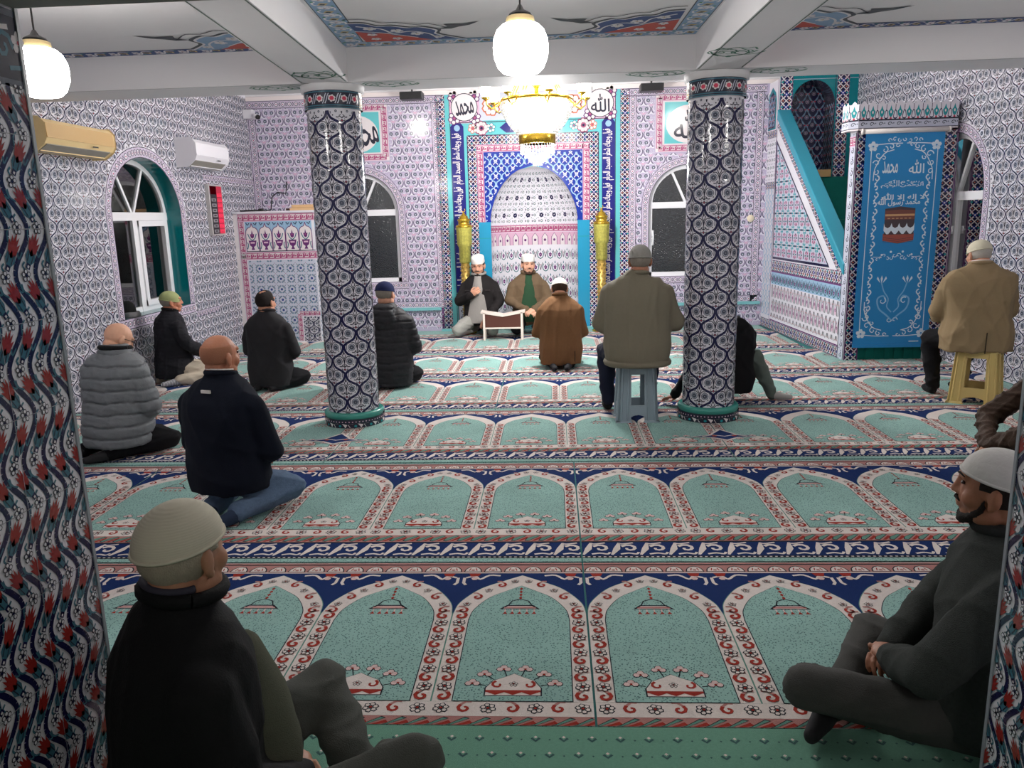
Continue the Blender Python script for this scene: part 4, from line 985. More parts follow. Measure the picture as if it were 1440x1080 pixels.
for (p, q) in ((fp[4], fp[0]), (fp[0], fp[1]), (fp[1], fp[2])):
    p, q = (p, q) if True else (q, p)
    a = Vector(q) if p is not fp[4] else Vector(fp[0]); b = Vector(p) if p is not fp[4] else Vector(fp[4])
    if p is not fp[4]: a, b = Vector(q), Vector(p)
    L = (b-a).length; d = (b-a)/L; nrm = (d.y, -d.x, 0)
    c2 = CV(plane(tuple(a), tuple(d), (0, 0, 1), nrm)); n = max(1, round(L/.085))
    c2.band(CM, (0, 2.53), (L, 2.53), .15, L/n, 1); c2.band(SCR, (0, 2.41), (L, 2.41), .08, L/n, 2); c2.stamp(Motif().rect(0, L, 2.45, 2.458, 't_ink', 5).rect(0, L, 2.355, 2.368, 't_cream', 5))
    for i in range(n):   # merlons standing on the rim
        u = (i+.5)*L/n; c2.stamp(Motif().poly([(u-.03, 2.595), (u+.03, 2.595), (u+.022, 2.615), (u, 2.635), (u-.022, 2.615)], 't_white', 0))
    c2.build('crown_tiles', pulpit)
cu = MB(); 
for i in range(14):
    a0 = .14+i*.05; y = .03+(.012 if i % 2 else 0); cu.box(a0, a0+.052, y, y+.02, 0, 1.95)
cu.build('door_curtain', grn, pulpit)

# ------------------------------------------------------------------ printed banner
blue = mat('banner_blue', (34, 140, 204), .45); MATS['b_blue'] = blue; mat('b_white', (226, 240, 250), .5); mat('b_dark', (78, 66, 72), .5); mat('b_brown', (128, 76, 66), .5); mat('b_gold', (214, 168, 120), .5); mat('b_brick', (170, 84, 70), .5); mat('b_lblue', (130, 190, 230), .5)
ban = empty('banner', (3.15, 8.40, .16), 0, 'long blue printed banner with white calligraphy hanging on the front of the pulpit', 'banner')
bw, bh = .775, 2.17
def bmap(q, h):
    sl = .0; t = q[:,1]/bh
    x = q[:,0]*(1)+.0; return np.stack([x, .0-h+.006*np.sin(q[:,1]*3), q[:,1]], 1)
cv = CV(bmap, .0005)
ny = 24; g = [(u, v) for v in np.linspace(0, bh, ny) for u in (0, bw)]
cv.tri3(bmap(np.array(g, float), 0), [(2*j, 2*j+1, 2*j+3, 2*j+2) for j in range(ny-1)], 'b_blue')
g2 = bmap(np.array(g, float), 0)+np.array([0, .004, 0]); cv.tri3(g2, [(2*j, 2*j+2, 2*j+3, 2*j+1) for j in range(ny-1)], 'b_blue')
m = Motif(); hx = bw/2
for s in (-1, 1):
    for j in range(12): m.rect(hx+s*.325-.004, hx+s*.325+.004, .14+j*.157, .14+(j+1)*.157, 'b_white', 2)
    for j in range(9):      # side scrolls
        v = .35+j*.165; c = hx+s*.255
        m.spiral(c, v+.05, .03, pi/2 if s > 0 else pi/2, .8, .014, 'b_white', 2, 9, .3, s); m.spiral(c+s*.008, v-.035, .026, -pi/2, .75, .014, 'b_white', 2, 9, .3, -s)
        m.stroke(curve([(c-s*.012, v+.03), (c+s*.012, v+.0), (c+s*.004, v-.03)], 3), [.008]*3+[.022]*1+[.012]*3, 'b_white', 2)
    for (v, sg) in ((2.0, 1), (.17, -1)):   # corner ornaments
        for (x, y, r, t) in ((.25, -.05, .04, 0), (.19, .0, .035, 1.5), (.27, -.13, .035, 3), (.13, .03, .03, 2), (.27, -.22, .03, 1), (.2, -.08, .025, 2.5), (.07, .045, .022, 0)):
            m.spiral(hx+s*x, v+sg*y, r, t, .9, .011, 'b_white', 2, 9, .25, s*sg)
        m.use(flower(.05, 'b_white', 'b_white', 'b_blue', 5, 1, 6), hx+s*.31, v+sg*.035)
        m.stroke(curve([(hx+s*.02, v+sg*.06), (hx+s*.15, v+sg*.06), (hx+s*.28, v+sg*.05)], 3), .009, 'b_white', 2)
        m.stroke(curve([(hx+s*.1, v), (hx+s*.2, v-sg*.04), (hx+s*.28, v-sg*.18), (hx+s*.29, v-sg*.3)], 3), .009, 'b_white', 2)
    # lily stems
    m.stroke(curve([(hx, .27), (hx+s*.06, .33), (hx+s*.14, .40), (hx+s*.16, .50), (hx+s*.1, .53), (hx+s*.07, .47)], 4), .016, 'b_lblue', 2)
    m.stroke(curve([(hx+s*.01, .36), (hx+s*.06, .42), (hx+s*.05, .5), (hx+s*.1, .58), (hx+s*.13, .67)], 4), .012, 'b_lblue', 2); m.spiral(hx+s*.03, .28, .03, 0, .8, .009, 'b_white', 2, 8, .3, s); m.spiral(hx+s*.11, .48, .04, 1, .8*s, .01, 'b_white', 3, 9, .3)
    for e in (-1, 0, 1): m.poly([(hx+s*.13+e*.012, .665), (hx+s*.13+e*.04-.012, .71), (hx+s*.13+e*.042, .745-abs(e)*.01), (hx+s*.13+e*.04+.012, .71)], 'b_white', 3)
for k in range(6):   # lower ornament
    for s in (-1, 1): m.spiral(hx+s*(.02+.035*k), .93+.02*cos(k*2), .024-.002*k, k, .8*s, .008, 'b_white', 2, 8, .3)
for s in (-1, 1): m.disc(hx+s*.06, .985, .012, 'b_white', 3); m.disc(hx+s*.15, .955, .012, 'b_white', 3); m.stroke([(hx+s*.15, .93), (hx+s*.24, .935)], .006, 'b_white', 2)
for k in range(7): m.spiral(hx-.15+k*.05, 2.09+.01*(k % 2), .022, k, .8, .009, 'b_white', 2, 8, .3)
# the draped shrine picture
m.poly([(hx-.155, 1.10), (hx, 1.07), (hx+.155, 1.10), (hx+.155, 1.17), (hx-.155, 1.17)], 'b_brick', 2)
m.poly([(hx-.145, 1.16), (hx+.15, 1.16), (hx+.15, 1.42), (hx, 1.44), (hx-.15, 1.42)], 'b_dark', 3)
m.poly([(hx-.148, 1.31), (hx+.15, 1.31), (hx+.15, 1.40), (hx, 1.41), (hx-.148, 1.40)], 'b_brown', 4); m.rect(hx-.145, hx+.147, 1.345, 1.365, 'b_gold', 5)
for k in range(6): m.rect(hx-.12+k*.042, hx-.095+k*.042, 1.318, 1.326, 'b_gold', 5)
sw = []; 
for k in range(4):
    a = hx-.152+k*.076; m.poly([(a, 1.275), (a+.012, 1.24), (a+.038, 1.225), (a+.064, 1.24), (a+.076, 1.275), (a+.076, 1.20), (a+.05, 1.165), (a+.03, 1.165), (a, 1.20)][::-1], 'b_white', 6)
for k in range(3): m.stroke([(hx-.15, 1.09+.02*k), (hx, 1.07+.02*k), (hx+.15, 1.09+.02*k)], .004, 'b_dark', 5)
m.rect(hx+.19, hx+.29, .045, .055, 'b_white', 2)
cv.stamp(m)
write(cv, MUHAMMAD, hx-.13, 1.83, .15, .12, 'b_white', 3, fat=.0015); write(cv, ALLAH, hx+.13, 1.83, .15, .13, 'b_white', 3, fat=.0015)
write(cv, BISMILLAH, hx, 1.665, .42, .08, 'b_white', 3, fat=.001); write(cv, TAWHID, hx+.02, 1.535, .42, .085, 'b_white', 3, fat=.002); write(cv, RASUL, hx-.02, 1.49, .42, .09, 'b_white', 3, fat=.002)
cv.build('printed_cloth', ban)
rl = MB(); rl.tube([(-.03, -.0, bh+.01), (bw+.03, -.0, bh+.01)], .022, 12); rl.tube([(-.045, 0, bh+.012), (-.03, 0, bh+.012)], .03, 12); rl.tube([(bw+.03, 0, bh+.012), (bw+.045, 0, bh+.012)], .03, 12)
rl.build('top_rail', mat('roller_white', (226, 220, 216), .35), ban, True)
MB().box(0, bw, -.008, .01, -.012, .02).build('bottom_rail', blue, ban)

# ------------------------------------------------------------------ preacher's desk (kursu) in the left corner
kd = empty('preaching_desk', (-4.23, 10.45, 0), 0, 'tiled raised preaching desk with vase panels in the far left corner', 'desk')
Wk, Hk, Dk = 1.08, 1.73, .845
cv = CV(plane((0, 0, 0), (1, 0, 0), (0, 0, 1), (0, -1, 0)))
mb = MB().box(0.004, Wk, 0, Dk, 0, Hk); cv.tri3(mb.v, mb.f, 't_white')
cv.stamp(Motif().rect(0, .05, 0, Hk, 't_cream', 1)); cv.band(MEA, (.10, .02), (.10, Hk-.1), .08, .075, 2)
cv.band(MEA, (.06, Hk-.06), (Wk, Hk-.06), .1, .08, 2); cv.band(MEA, (.06, 1.17), (Wk, 1.17), .1, .08, 2)
VS = m_vase(.175, .40)
for i in range(5): cv.stamp(VS, .24+i*.18, 1.43, 1.02, 1., dl=1)
cv.stamp(Motif().rect(.15, Wk, 1.225, 1.235, 't_ink', 5))
cv.stamp(Motif().rect(.15, Wk-.01, .02, 1.11, 't_pale', 1)); cv.fill(m_bluegeo(.14), .16, Wk-.01, .02, 1.11, .14, .14, False, dl=1)
cv.stamp(Motif().rect(.78, Wk, .0, .40, 't_white', 5)); cv.band(MEA, (.80, 0.02), (.80, .38), .06, .07, 6); cv.band(MEA, (.8, .39), (Wk, .39), .06, .07, 6)
cv.fill(m_ogee(.14, .17), .84, Wk-.01, 0, .35, .14, .085, True, dl=6)
cs = CV(plane((Wk, 0, 0), (0, 1, 0), (0, 0, 1), (1, 0, 0))); cs.fill(m_bluegeo(.2), 0, Dk, .02, 1.11, .2, .2, False); cs.band(MEA, (0, Hk-.06), (Dk, Hk-.06), .1, .08, 2); cs.band(MEA, (0, 1.17), (Dk, 1.17), .1, .08, 2)
for i in range(4): cs.stamp(VS, .12+i*.18, 1.43, 1.02, 1., dl=1)
cv.build('desk_front', kd); cs.build('desk_side', kd)
MB().box(0, Wk+.02, -.02, .06, Hk-.005, Hk+.02).build('ledge', MATS['t_white'], kd)
wood = mat('pale_wood', (214, 176, 130), .5, bump=(40, .1), var=.1); blk = mat('black_plastic', (22, 22, 24), .4)
bs = empty('folding_bookstand', (-3.33, 10.62, Hk+.02), .05, 'flat stack of folded pale wooden bookstands lying on the preaching desk', 'bookstand')
b = MB().box(-.15, .22, -.1, .1, 0, .035); b.build('lower_board', wood, bs); MB().box(-.13, .22, -.08, .1, .038, .075).build('upper_board', wood, bs); MB().box(-.21, -.15, -.07, .06, .005, .03).build('spine', mat('dark_wood', (60, 36, 28), .5), bs)
mcb = MB().tube([(-.15, 0, .012), (.1, .02, .014)], .012, 8); mcb.tube([(.1, .02, .014), (.16, .02, .02)], .022, 8)
o = mcb.build('microphone', blk, None, True, loc=(-4.0, 10.52, Hk+.02)); tag(o, 'small black microphone lying at the left end of the preaching desk', 'microphone')
cbm = MB().tube(curve3([(-3.98, 11.22, 1.76), (-3.9, 11.24, 1.95), (-3.84, 11.25, 2.02), (-3.75, 11.26, 2.0), (-3.74, 11.27, 2.1), (-3.74, 11.27, 2.18)]) if False else [(-4.0, 11.0, 1.76), (-3.97, 11.2, 1.78), (-3.96, 11.25, 1.95), (-3.88, 11.26, 2.02), (-3.76, 11.26, 2.0), (-3.74, 11.265, 2.1), (-3.74, 11.27, 2.16)], .008, 6)
tag(cbm.build('cable', blk, None, True), 'thin black cable running up the wall above the preaching desk', 'cable')

# ------------------------------------------------------------------ ledge under the rear tiles
lm = mat('ledge_teal', (120, 186, 190), .3)
tag(MB().box(XL, MX-1.36, YB-.06, YB, .305, .345).build('trim_7', lm), kind='structure'); tag(MB().box(MX+1.36, 2.9, YB-.06, YB, .305, .345).build('trim_8', lm), kind='structure')
tag(MB().box(MX-1.36, MX-.62, YB-.08, YB, 0, .03).box(MX+.62, MX+1.36, YB-.08, YB, 0, .03).build('trim_9', lm), kind='structure')

# ------------------------------------------------------------------ brass candlesticks
brass = mat('brass', (226, 186, 70), .22, 1.); brassg = mat('patterned_brass', (196, 190, 96), .38, .7, bump=(150, 1.), var=.55)
def candlestick(x, y, label):
    r = empty('candlestick', (x, y, 0), 0, label, 'candlestick', 'tall brass candlesticks beside the prayer niche')
    MB().lathe([(.13, 0), (.13, .02), (.12, .03), (.09, .05), (.06, .08), (.05, .10)], n=28).build('base', brass, r, True)
    sh = MB(); sh.lathe([(.042, .09), (.052, .5), (.06, .98)], n=24)
    for k in range(16):
        z = .12+k*.054; rr = .044+.018*(z/.98)
        for j in range(8):
            a = 2*pi*j/8+(k % 2)*pi/8; c = Vector((rr*cos(a), rr*sin(a), z)); sh.lathe([(.002, z-.02), (.012, z), (.002, z+.022)], rr*cos(a), rr*sin(a), 6)
    sh.build('shaft', mat('shaft_brass', (190, 160, 88), .42, .8), r, True)
    MB().lathe([(.06, .98), (.075, 1.0), (.078, 1.2), (.086, 1.21), (.098, 1.24), (.104, 1.44), (.108, 1.47)], n=40, flute=.04, nf=14).build('drum', brassg, r, True)
    MB().lathe([(.108, 1.47), (.116, 1.48), (.11, 1.495), (.078, 1.51), (.078, 1.55), (.088, 1.56), (.088, 1.575), (.062, 1.59), (.055, 1.62), (.03, 1.635), (.018, 1.655), (.012, 1.67)], n=28).build('lid', brass, r, True)
    fi = MB(); fi.tube([(0.022*cos(a), 0, 1.70+.022*sin(a)) for a in np.linspace(-pi*.95, pi*.35, 10)], .005, 6); fi.lathe([(.004, 1.665), (.01, 1.672), (.004, 1.68)], n=8)
    fi.build('finial', brass, r, True)
candlestick(-1.22, 11.0, 'tall brass candlestick left of the niche, behind the man in the black jacket')
candlestick(.665, 11.0, 'tall brass candlestick right of the niche, beside the man on the grey stool')

# ------------------------------------------------------------------ lamps
glow = mat('lit_opal_glass', (255, 252, 244), .3, emit=((255, 250, 244), 22.)); bulb = mat('lit_bulb', (255, 250, 240), .3, emit=((255, 244, 232), 42.))
cup = mat('lit_glass_cup', (255, 250, 240), .2, emit=((255, 244, 230), 14.))
cord = mat('black_cord', (24, 22, 22), .5); abr = mat('aged_brass', (150, 120, 70), .35, .9); cryst = bpy.data.materials.new('crystal'); cryst.use_nodes = True
b_ = cryst.node_tree.nodes['Principled BSDF']; b_.inputs['Base Color'].default_value = (.95, .95, .93, 1); b_.inputs['Roughness'].default_value = .08; b_.inputs['Transmission Weight'].default_value = .55; b_.inputs['IOR'].default_value = 1.35
MATS['crystal'] = cryst
def globe(x, y, ztop, zc, label):
    r = empty('pendant_lamp', (x, y, zc), 0, label, 'pendant lamp', 'round opal pendant lamps of the near bays')
    MB().lathe([(.05, -.122), (.085, -.114), (.11, -.09), (.128, -.045), (.132, 0), (.128, .04), (.112, .078), (.088, .10), (.066, .108)], n=36).build('glass_globe', glow, r, True)
    MB().lathe([(.068, .098), (.07, .108), (.066, .135), (.05, .142), (.02, .145)], n=28).build('collar', mat('lamp_collar', (212, 190, 140), .3, .7), r, True)
    MB().lathe([(.058, .14), (.05, .152), (.02, .168), (.008, .19)], n=20).build('cap', cord, r, True)
    MB().tube([(0, 0, .17), (0, 0, ztop-zc)], .0045, 6).build('cord', cord, r)
    MB().lathe([(.05, ztop-zc-.02), (.05, ztop-zc)], n=16).build('ceiling_rose', cord, r)
globe(-.14, 4.0, ZC, 2.386, 'large round lit pendant lamp hanging in the middle, in front of the chandelier')
globe(-2.52, 4.0, ZC, 2.36, 'round lit pendant lamp at the upper left above the beige air conditioner')
globe(2.75, 4.0, ZC, 2.37, 'round lit pendant lamp of the near right bay')
glow2 = mat('added_far_lamp_glow', (255, 252, 244), .3, emit=((255, 248, 240), 26.)); g_keep = glow; glow = glow2
globe(-2.3, 8.4, 3.42, 3.16, 'unseen round lamp added above the cross beam to light the far left bay'); globe(2.1, 8.4, 3.42, 3.16, 'unseen round lamp added above the cross beam to light the far right bay'); glow = g_keep  # both added to light the far hall, out of view above the beam
ch = empty('chandelier', (-.15, 8.7, 0), 0, 'large lit crystal chandelier with brass ring hanging before the prayer niche', 'chandelier')
cm_ = MB()
def bead(mb, x, y, z, r, h=None):
    h = h or r; mb.add([(x+r, y, z), (x, y+r, z), (x-r, y, z), (x, y-r, z), (x, y, z+h), (x, y, z-h)], [(0,1,4),(1,2,4),(2,3,4),(3,0,4),(1,0,5),(2,1,5),(3,2,5),(0,3,5)])
nst = 44
for k in range(nst):
    a = 2*pi*k/nst
    for j in range(15):
        t = j/14; rr = .185+(.375-.185)*sin(t*pi/2)**.85; z = 2.44+.32*t
        bead(cm_, rr*cos(a), rr*sin(a), z, .0135)
o = cm_.build('crystal_bowl', cryst, ch); o['kind'] = 'stuff'
ib = MB().lathe([(.15, 2.45), (.20, 2.50), (.26, 2.57), (.30, 2.64), (.33, 2.72), (.335, 2.76)], n=40); ib.build('added_glow_bowl', mat('added_bowl_glow', (255, 252, 244), .3, emit=((255, 250, 244), 3.)), ch, True)  # glowing shell added behind the beads to brighten the crystal bowl
cl = MB()
for ring_, (rr, z0, n) in enumerate(((.18, 2.34, 34), (.135, 2.30, 26), (.09, 2.26, 18), (.045, 2.22, 9))):
    for k in range(n):
        a = 2*pi*k/n
        for j in range(5): bead(cl, rr*cos(a), rr*sin(a), z0-j*.021, .009, .012)
o = cl.build('crystal_pendants', cryst, ch); o['kind'] = 'stuff'
MB().lathe([(.185, 2.345), (.19, 2.35), (.19, 2.435), (.185, 2.44), (.17, 2.44), (.17, 2.345)], n=48, flute=.025, nf=24).build('brass_ring', brass, ch, True)
MB().lathe([(.36, 2.77), (.385, 2.775), (.385, 2.80), (.36, 2.805), (.35, 2.79)], n=48).build('brass_rim', brass, ch, True)
MB().lathe([(.01, 2.4), (.03, 2.42), (.02, 2.9), (.06, 2.95), (.02, 3.0), (.02, 3.36), (.08, 3.4), (.08, 3.42)], n=18).build('stem', brass, ch, True)
for k in range(8):
    a = 2*pi*k/8+.25; c, s = cos(a), sin(a)
    pth = [(rr*c, rr*s, z) for rr, z in ((.36, 2.79), (.42, 2.73), (.48, 2.70), (.53, 2.74), (.54, 2.79))]
    am = MB().tube(pth, .008, 6).lathe([(.012, 2.785), (.04, 2.80), (.045, 2.815)], .54*c, .54*s, 14).build('lamp_arm', brass, ch, True)
    MB().lathe([(.03, 2.815), (.05, 2.84), (.056, 2.89), (.05, 2.94), (.056, 2.96)], .54*c, .54*s, 16).build('glass_cup', cup, am, True)
for k in range(6):
    a = 2*pi*k/6; MB().lathe([(.008, 2.55), (.03, 2.57), (.036, 2.6), (.02, 2.64), (.012, 2.66)], .16*cos(a), .16*sin(a), 12).build('bulb', bulb, ch, True)
for k in range(12):
    a = 2*pi*k/12; MB().tube([(rr*cos(a)+.0, rr*sin(a), z) for rr, z in ((.30, 2.80), (.22, 2.95), (.1, 3.05), (.02, 3.1))], .005, 5).build('scroll_arm', brass, ch, True)

# ------------------------------------------------------------------ air conditioners, board, camera, speakers
def aircon(y0, y1, z0, z1, body, body2, label, dep=.23):
    r = empty('air_conditioner', (XL, (y0+y1)/2, z0), 0, label, 'air conditioner', 'split air conditioners on the left wall')
    L = (y1-y0)/2; h = z1-z0
    pr = [(0, 0), (dep*.55, 0), (dep*.9, h*.22), (dep, h*.38), (dep, h*.82), (dep*.82, h), (0, h)]
    mb = MB(); k = len(pr); mb.add([(x, -L, z) for x, z in pr]+[(x, L, z) for x, z in pr], [tuple(range(k))[::-1], tuple(range(k, 2*k))]+[(i, (i+1) % k, (i+1) % k+k, i+k)[::-1] for i in range(k)])
    bevel(mb.build('casing', body, r), .012, 3)
    pf = MB(); pf.hexa([(dep+.001, -L*.96, h*.4), (dep+.001, L*.96, h*.4), (dep+.008, L*.96, h*.4), (dep+.008, -L*.96, h*.4)], [(dep*.97, -L*.96, h*.86), (dep*.97, L*.96, h*.86), (dep*.97+.008, L*.96, h*.86), (dep*.97+.008, -L*.96, h*.86)])
    pf.build('front_panel', body2, r)
    MB().box(dep*.62, dep*.64, -L*.9, L*.9, .0, .01).build('louvre', body, r)
    lv = MB(); lv.hexa([(dep*.56, -L*.9, -.004), (dep*.56, L*.9, -.004), (dep*.9, L*.9, h*.2), (dep*.9, -L*.9, h*.2)], [(dep*.56, -L*.9, .004), (dep*.56, L*.9, .004), (dep*.9, L*.9, h*.22+.006), (dep*.9, -L*.9, h*.22+.006)]); lv.build('air_outlet', mat('outlet_grey', (140, 136, 128), .6), r)
    MB().box(dep+.008, dep+.011, -.04+L*.35, .04+L*.35, h*.28, h*.32).build('display', blk, r)
aircon(6.3, 7.32, 2.21, 2.46, mat('yellowed_plastic', (224, 196, 142), .4), mat('yellowed_panel', (196, 160, 104), .5, bump=(200, .2)), 'yellowed beige air conditioner next to the left pendant lamp')
aircon(9.0, 9.92, 2.25, 2.55, mat('white_plastic', (222, 220, 226), .3), mat('white_plastic2', (230, 228, 234), .25), 'white air conditioner right of the left window')
bd = empty('prayer_time_display', (XL, 9.88, 1.46), 0, 'narrow digital display with red digits on the left wall beside the preaching desk', 'display board')
bevel(MB().box(0, .045, -.2, .2, 0, .62).build('casing', mat('silver_frame', (196, 192, 190), .35, .4), bd), .004)
MB().box(.045, .048, -.17, .01, .02, .60).build('label_column', mat('board_black', (26, 24, 30), .4), bd)
MB().box(.045, .048, .01, .17, .02, .60).box(.045, .048, -.17, .01, .5, .60).build('red_panel', mat('board_red', (170, 20, 54), .4, emit=((200, 10, 50), .12)), bd)
lt = CV(plane((.0485, 0, 0), (0, 1, 0), (0, 0, 1), (1, 0, 0))); mat('board_grey', (150, 146, 150), .5); mat('board_digit', (232, 60, 96), .4, emit=((255, 60, 90), .4)); MATS['board_dark'] = mat('board_dark', (70, 8, 24), .5)
for j in range(8):
    z = .055+j*.063
    if j < 7: lt.stamp(Motif().rect(-.15, -.02, z-.018, z+.018, 'board_grey', 1).rect(-.12, -.05, z-.008, z+.008, 'board_black', 2))
    for q in range(4): lt.stamp(Motif().stroke([(-.014, -.02), (-.014, .02), (.012, .02), (.012, -.02), (-.014, -.02)], .006, 'board_digit', 2).rect(-.012, .01, -.003, .003, 'board_digit', 3), .035+q*.036, z, .9)
lt.build('digits', bd)
cam_ = empty('security_camera', (-4.17, 11.2, 3.07), 0, 'small white security camera high in the far left corner', 'camera')
MB().box(-.06, .06, -.05, .09, -.06, .06).build('mount', MATS['white_plastic'], cam_); MB().tube([(.05, 0, -.02), (.15, -.09, -.05)], .035, 12).build('camera_body', MATS['white_plastic'], cam_, True); MB().tube([(.15, -.09, -.05), (.175, -.112, -.057)], .03, 12).build('lens', blk, cam_, True)
for x, lab in ((-1.85, 'black loudspeaker box under the ceiling left of the niche'), (1.32, 'black loudspeaker box under the ceiling right of the niche')):
    s_ = empty('loudspeaker', (x, 10.98, 3.20), 0, lab, 'loudspeaker', 'black loudspeakers under the ceiling')
    bevel(MB().box(-.15, .15, -.1, .1, -.045, .05).build('cabinet', blk, s_), .008); MB().box(-.13, .13, -.104, -.1, -.035, .04).build('grille', mat('grille', (34, 34, 36), .8, bump=(300, .6)), s_); MB().tube([(0, .02, .05), (0, .02, .22)], .012, 6).build('bracket', blk, s_)
tag(MB().lathe([(.0, 0), (.045, 0), (.05, .01), (.04, .018), (.0, .02)], n=20).build('wall_socket', mat('ivory', (226, 214, 188), .4), None, True), 'small round ivory socket cover on the far wall beside the pulpit', 'socket')
o = bpy.data.objects['wall_socket']; o.location = (2.74, YB-.002, 1.49); o.rotation_euler = (pi/2, 0, 0)

# ------------------------------------------------------------------ book rest in front of the two men
rh = empty('book_rest', (-.672, 10.28, 0), .0, 'low V-topped book rest with white frame and dark brown panel before two men', 'book rest')
wf_ = mat('white_frame', (236, 222, 212), .4); br_ = mat('brown_panel', (84, 44, 34), .6)
MB().box(-.262, -.235, -.02, .02, 0, .37).build('leg', wf_, rh); MB().box(.235, .262, -.02, .02, 0, .37).build('leg', wf_, rh)
MB().box(-.262, -.235, .16, .20, 0, .33).build('leg', wf_, rh); MB().box(.235, .262, .16, .20, 0, .33).build('leg', wf_, rh)
MB().box(-.235, .235, -.018, .012, .155, .175).build('rail', wf_, rh)
tp = MB(); tp.hexa([(-.29, -.02, .365), (0, -.02, .315), (0, .22, .315), (-.29, .22, .365)], [(-.29, -.02, .385), (0, -.02, .335), (0, .22, .335), (-.29, .22, .385)]).hexa([(0, -.02, .315), (.29, -.02, .365), (.29, .22, .365), (0, .22, .315)], [(0, -.02, .335), (.29, -.02, .385), (.29, .22, .385), (0, .22, .335)])
tp.build('v_top', wf_, rh)
pn = MB(); pn.add([(-.235, -.01, .175), (.235, -.01, .175), (.235, -.01, .357), (0, -.01, .317), (-.235, -.01, .357), (-.235, .004, .175), (.235, .004, .175), (.235, .004, .357), (0, .004, .317), (-.235, .004, .357)], [(0,1,2,3,4),(9,8,7,6,5),(0,5,6,1),(1,6,7,2),(4,9,5,0)]); pn.build('panel', br_, rh)

# ------------------------------------------------------------------ plastic stools
def stool(x, y, rz, h, m, label, top=.15, bot=.19):
    r = empty('plastic_stool', (x, y, 0), rz, label, 'stool', 'plastic stools')
    bevel(MB().hexa([(-top, -top, h-.03), (top, -top, h-.03), (top, top, h-.03), (-top, top, h-.03)], [(-top+.01, -top+.01, h), (top-.01, -top+.01, h), (top-.01, top-.01, h), (-top+.01, top-.01, h)]).build('seat', m, r), .012, 3)
    def X(z): return bot+(top-bot)*(z/h)
    for q in range(4):
        R_ = Matrix.Rotation(q*pi/2, 4, 'Z')
        # one moulded leg: two flared plates meeting at the corner with a ribbed face
        lg = MB(); z1 = h-.02; w0, w1 = .102, .085; t = .012
        for rib in (0, 1):
            pts = []
            for z, w in ((0, w0), (z1, w1)):
                e = X(z); pts.append([(-e, -e, z), (-e+w, -e, z), (-e+w, -e+t, z), (-e, -e+t, z)] if rib == 0 else [(-e, -e, z), (-e+t, -e, z), (-e+t, -e+w, z), (-e, -e+w, z)])
            lg.hexa(pts[0], pts[1])
        e0, e1 = X(0), X(z1)
        for rr in (.25, .75): lg.tube([(-e0+w0*rr, -e0-.001, .01), (-e1+w1*rr, -e1-.001, z1)], .007, 6); lg.tube([(-e0-.001, -e0+w0*rr, .01), (-e1-.001, -e1+w1*rr, z1)], .007, 6)
        lg.hexa([(-e0-.018, -e0-.018, 0), (-e0+w0+.012, -e0-.018, 0), (-e0+w0+.012, -e0+t, 0), (-e0-.018, -e0+t, 0)], [(-e0-.012, -e0-.012, .016), (-e0+w0, -e0-.012, .016), (-e0+w0, -e0+t, .016), (-e0-.012, -e0+t, .016)])
        lg.hexa([(-e0-.018, -e0-.018, 0), (-e0+t, -e0-.018, 0), (-e0+t, -e0+w0+.012, 0), (-e0-.018, -e0+w0+.012, 0)], [(-e0-.012, -e0-.012, .016), (-e0+t, -e0-.012, .016), (-e0+t, -e0+w0, .016), (-e0-.012, -e0+w0, .016)])
        lg.v = [tuple(R_@Vector(p)) for p in lg.v]; lg.build('leg', m, r)
        ap = MB(); e = X(.09); ea = X(.06); u = e0-w0
        u = max(u, .05); zt = .135; pts = [(-u-.03, 0.03), (-u*.6, .055), (0, .062), (u*.6, .055), (u+.03, 0.03), (u+.01, zt), (-u-.01, zt)]
        k = len(pts); ap.add([(a, -X(z)+.001, z) for a, z in pts]+[(a, -X(z)+t, z) for a, z in pts], [tuple(range(k)), tuple(range(k, 2*k))[::-1]]+[(i, i+k, (i+1) % k+k, (i+1) % k) for i in range(k)])
        ap.v = [tuple(R_@Vector(p)) for p in ap.v]; ap.build('apron', m, r); ap = MB()
        z0_ = h-.07; pts = [(-top, z0_), (top, z0_), (top, h-.02), (-top, h-.02)]
        ap.add([(a, -X(z)+.001, z) for a, z in pts]+[(a, -X(z)+t, z) for a, z in pts], [(0,1,2,3),(7,6,5,4),(0,4,5,1),(1,5,6,2),(2,6,7,3),(3,7,4,0)])
        ap.v = [tuple(R_@Vector(p)) for p in ap.v]; ap.build('top_band', m, r)
    return r
gp = mat('grey_plastic', (146, 162, 172), .35); yp = mat('yellow_plastic', (214, 190, 122), .38)
stool(.64, 6.14, .02, .45, gp, 'grey-blue plastic stool in front of the right column, under the man in the olive jacket', .135, .155)
stool(3.50, 6.58, -.58, .45, yp, 'pale yellow plastic stool under the man in the tan blazer', .15, .18)
# ------------------------------------------------------------------ odds on the window sill
hb = empty('knitted_bundle', (-4.30, 7.72, .70), .2, 'black knitted hat lying on a grey cloth on the left window sill', 'knitted hat')
MB().lathe([(.075, 0), (.085, .03), (.08, .09), (.06, .14), (.03, .165), (.0, .17)], n=20, sx=1, sy=.8).build('hat', mat('black_knit', (12, 12, 14), .95, bump=(120, .6)), hb, True)
MB().lathe([(.12, 0), (.13, .02), (.11, .05), (.06, .06), (0, .06)], 0.02, .03, 20, sx=.7, sy=1.1).build('cloth', mat('grey_cloth', (104, 104, 106), .95, bump=(40, .6)), hb, True)
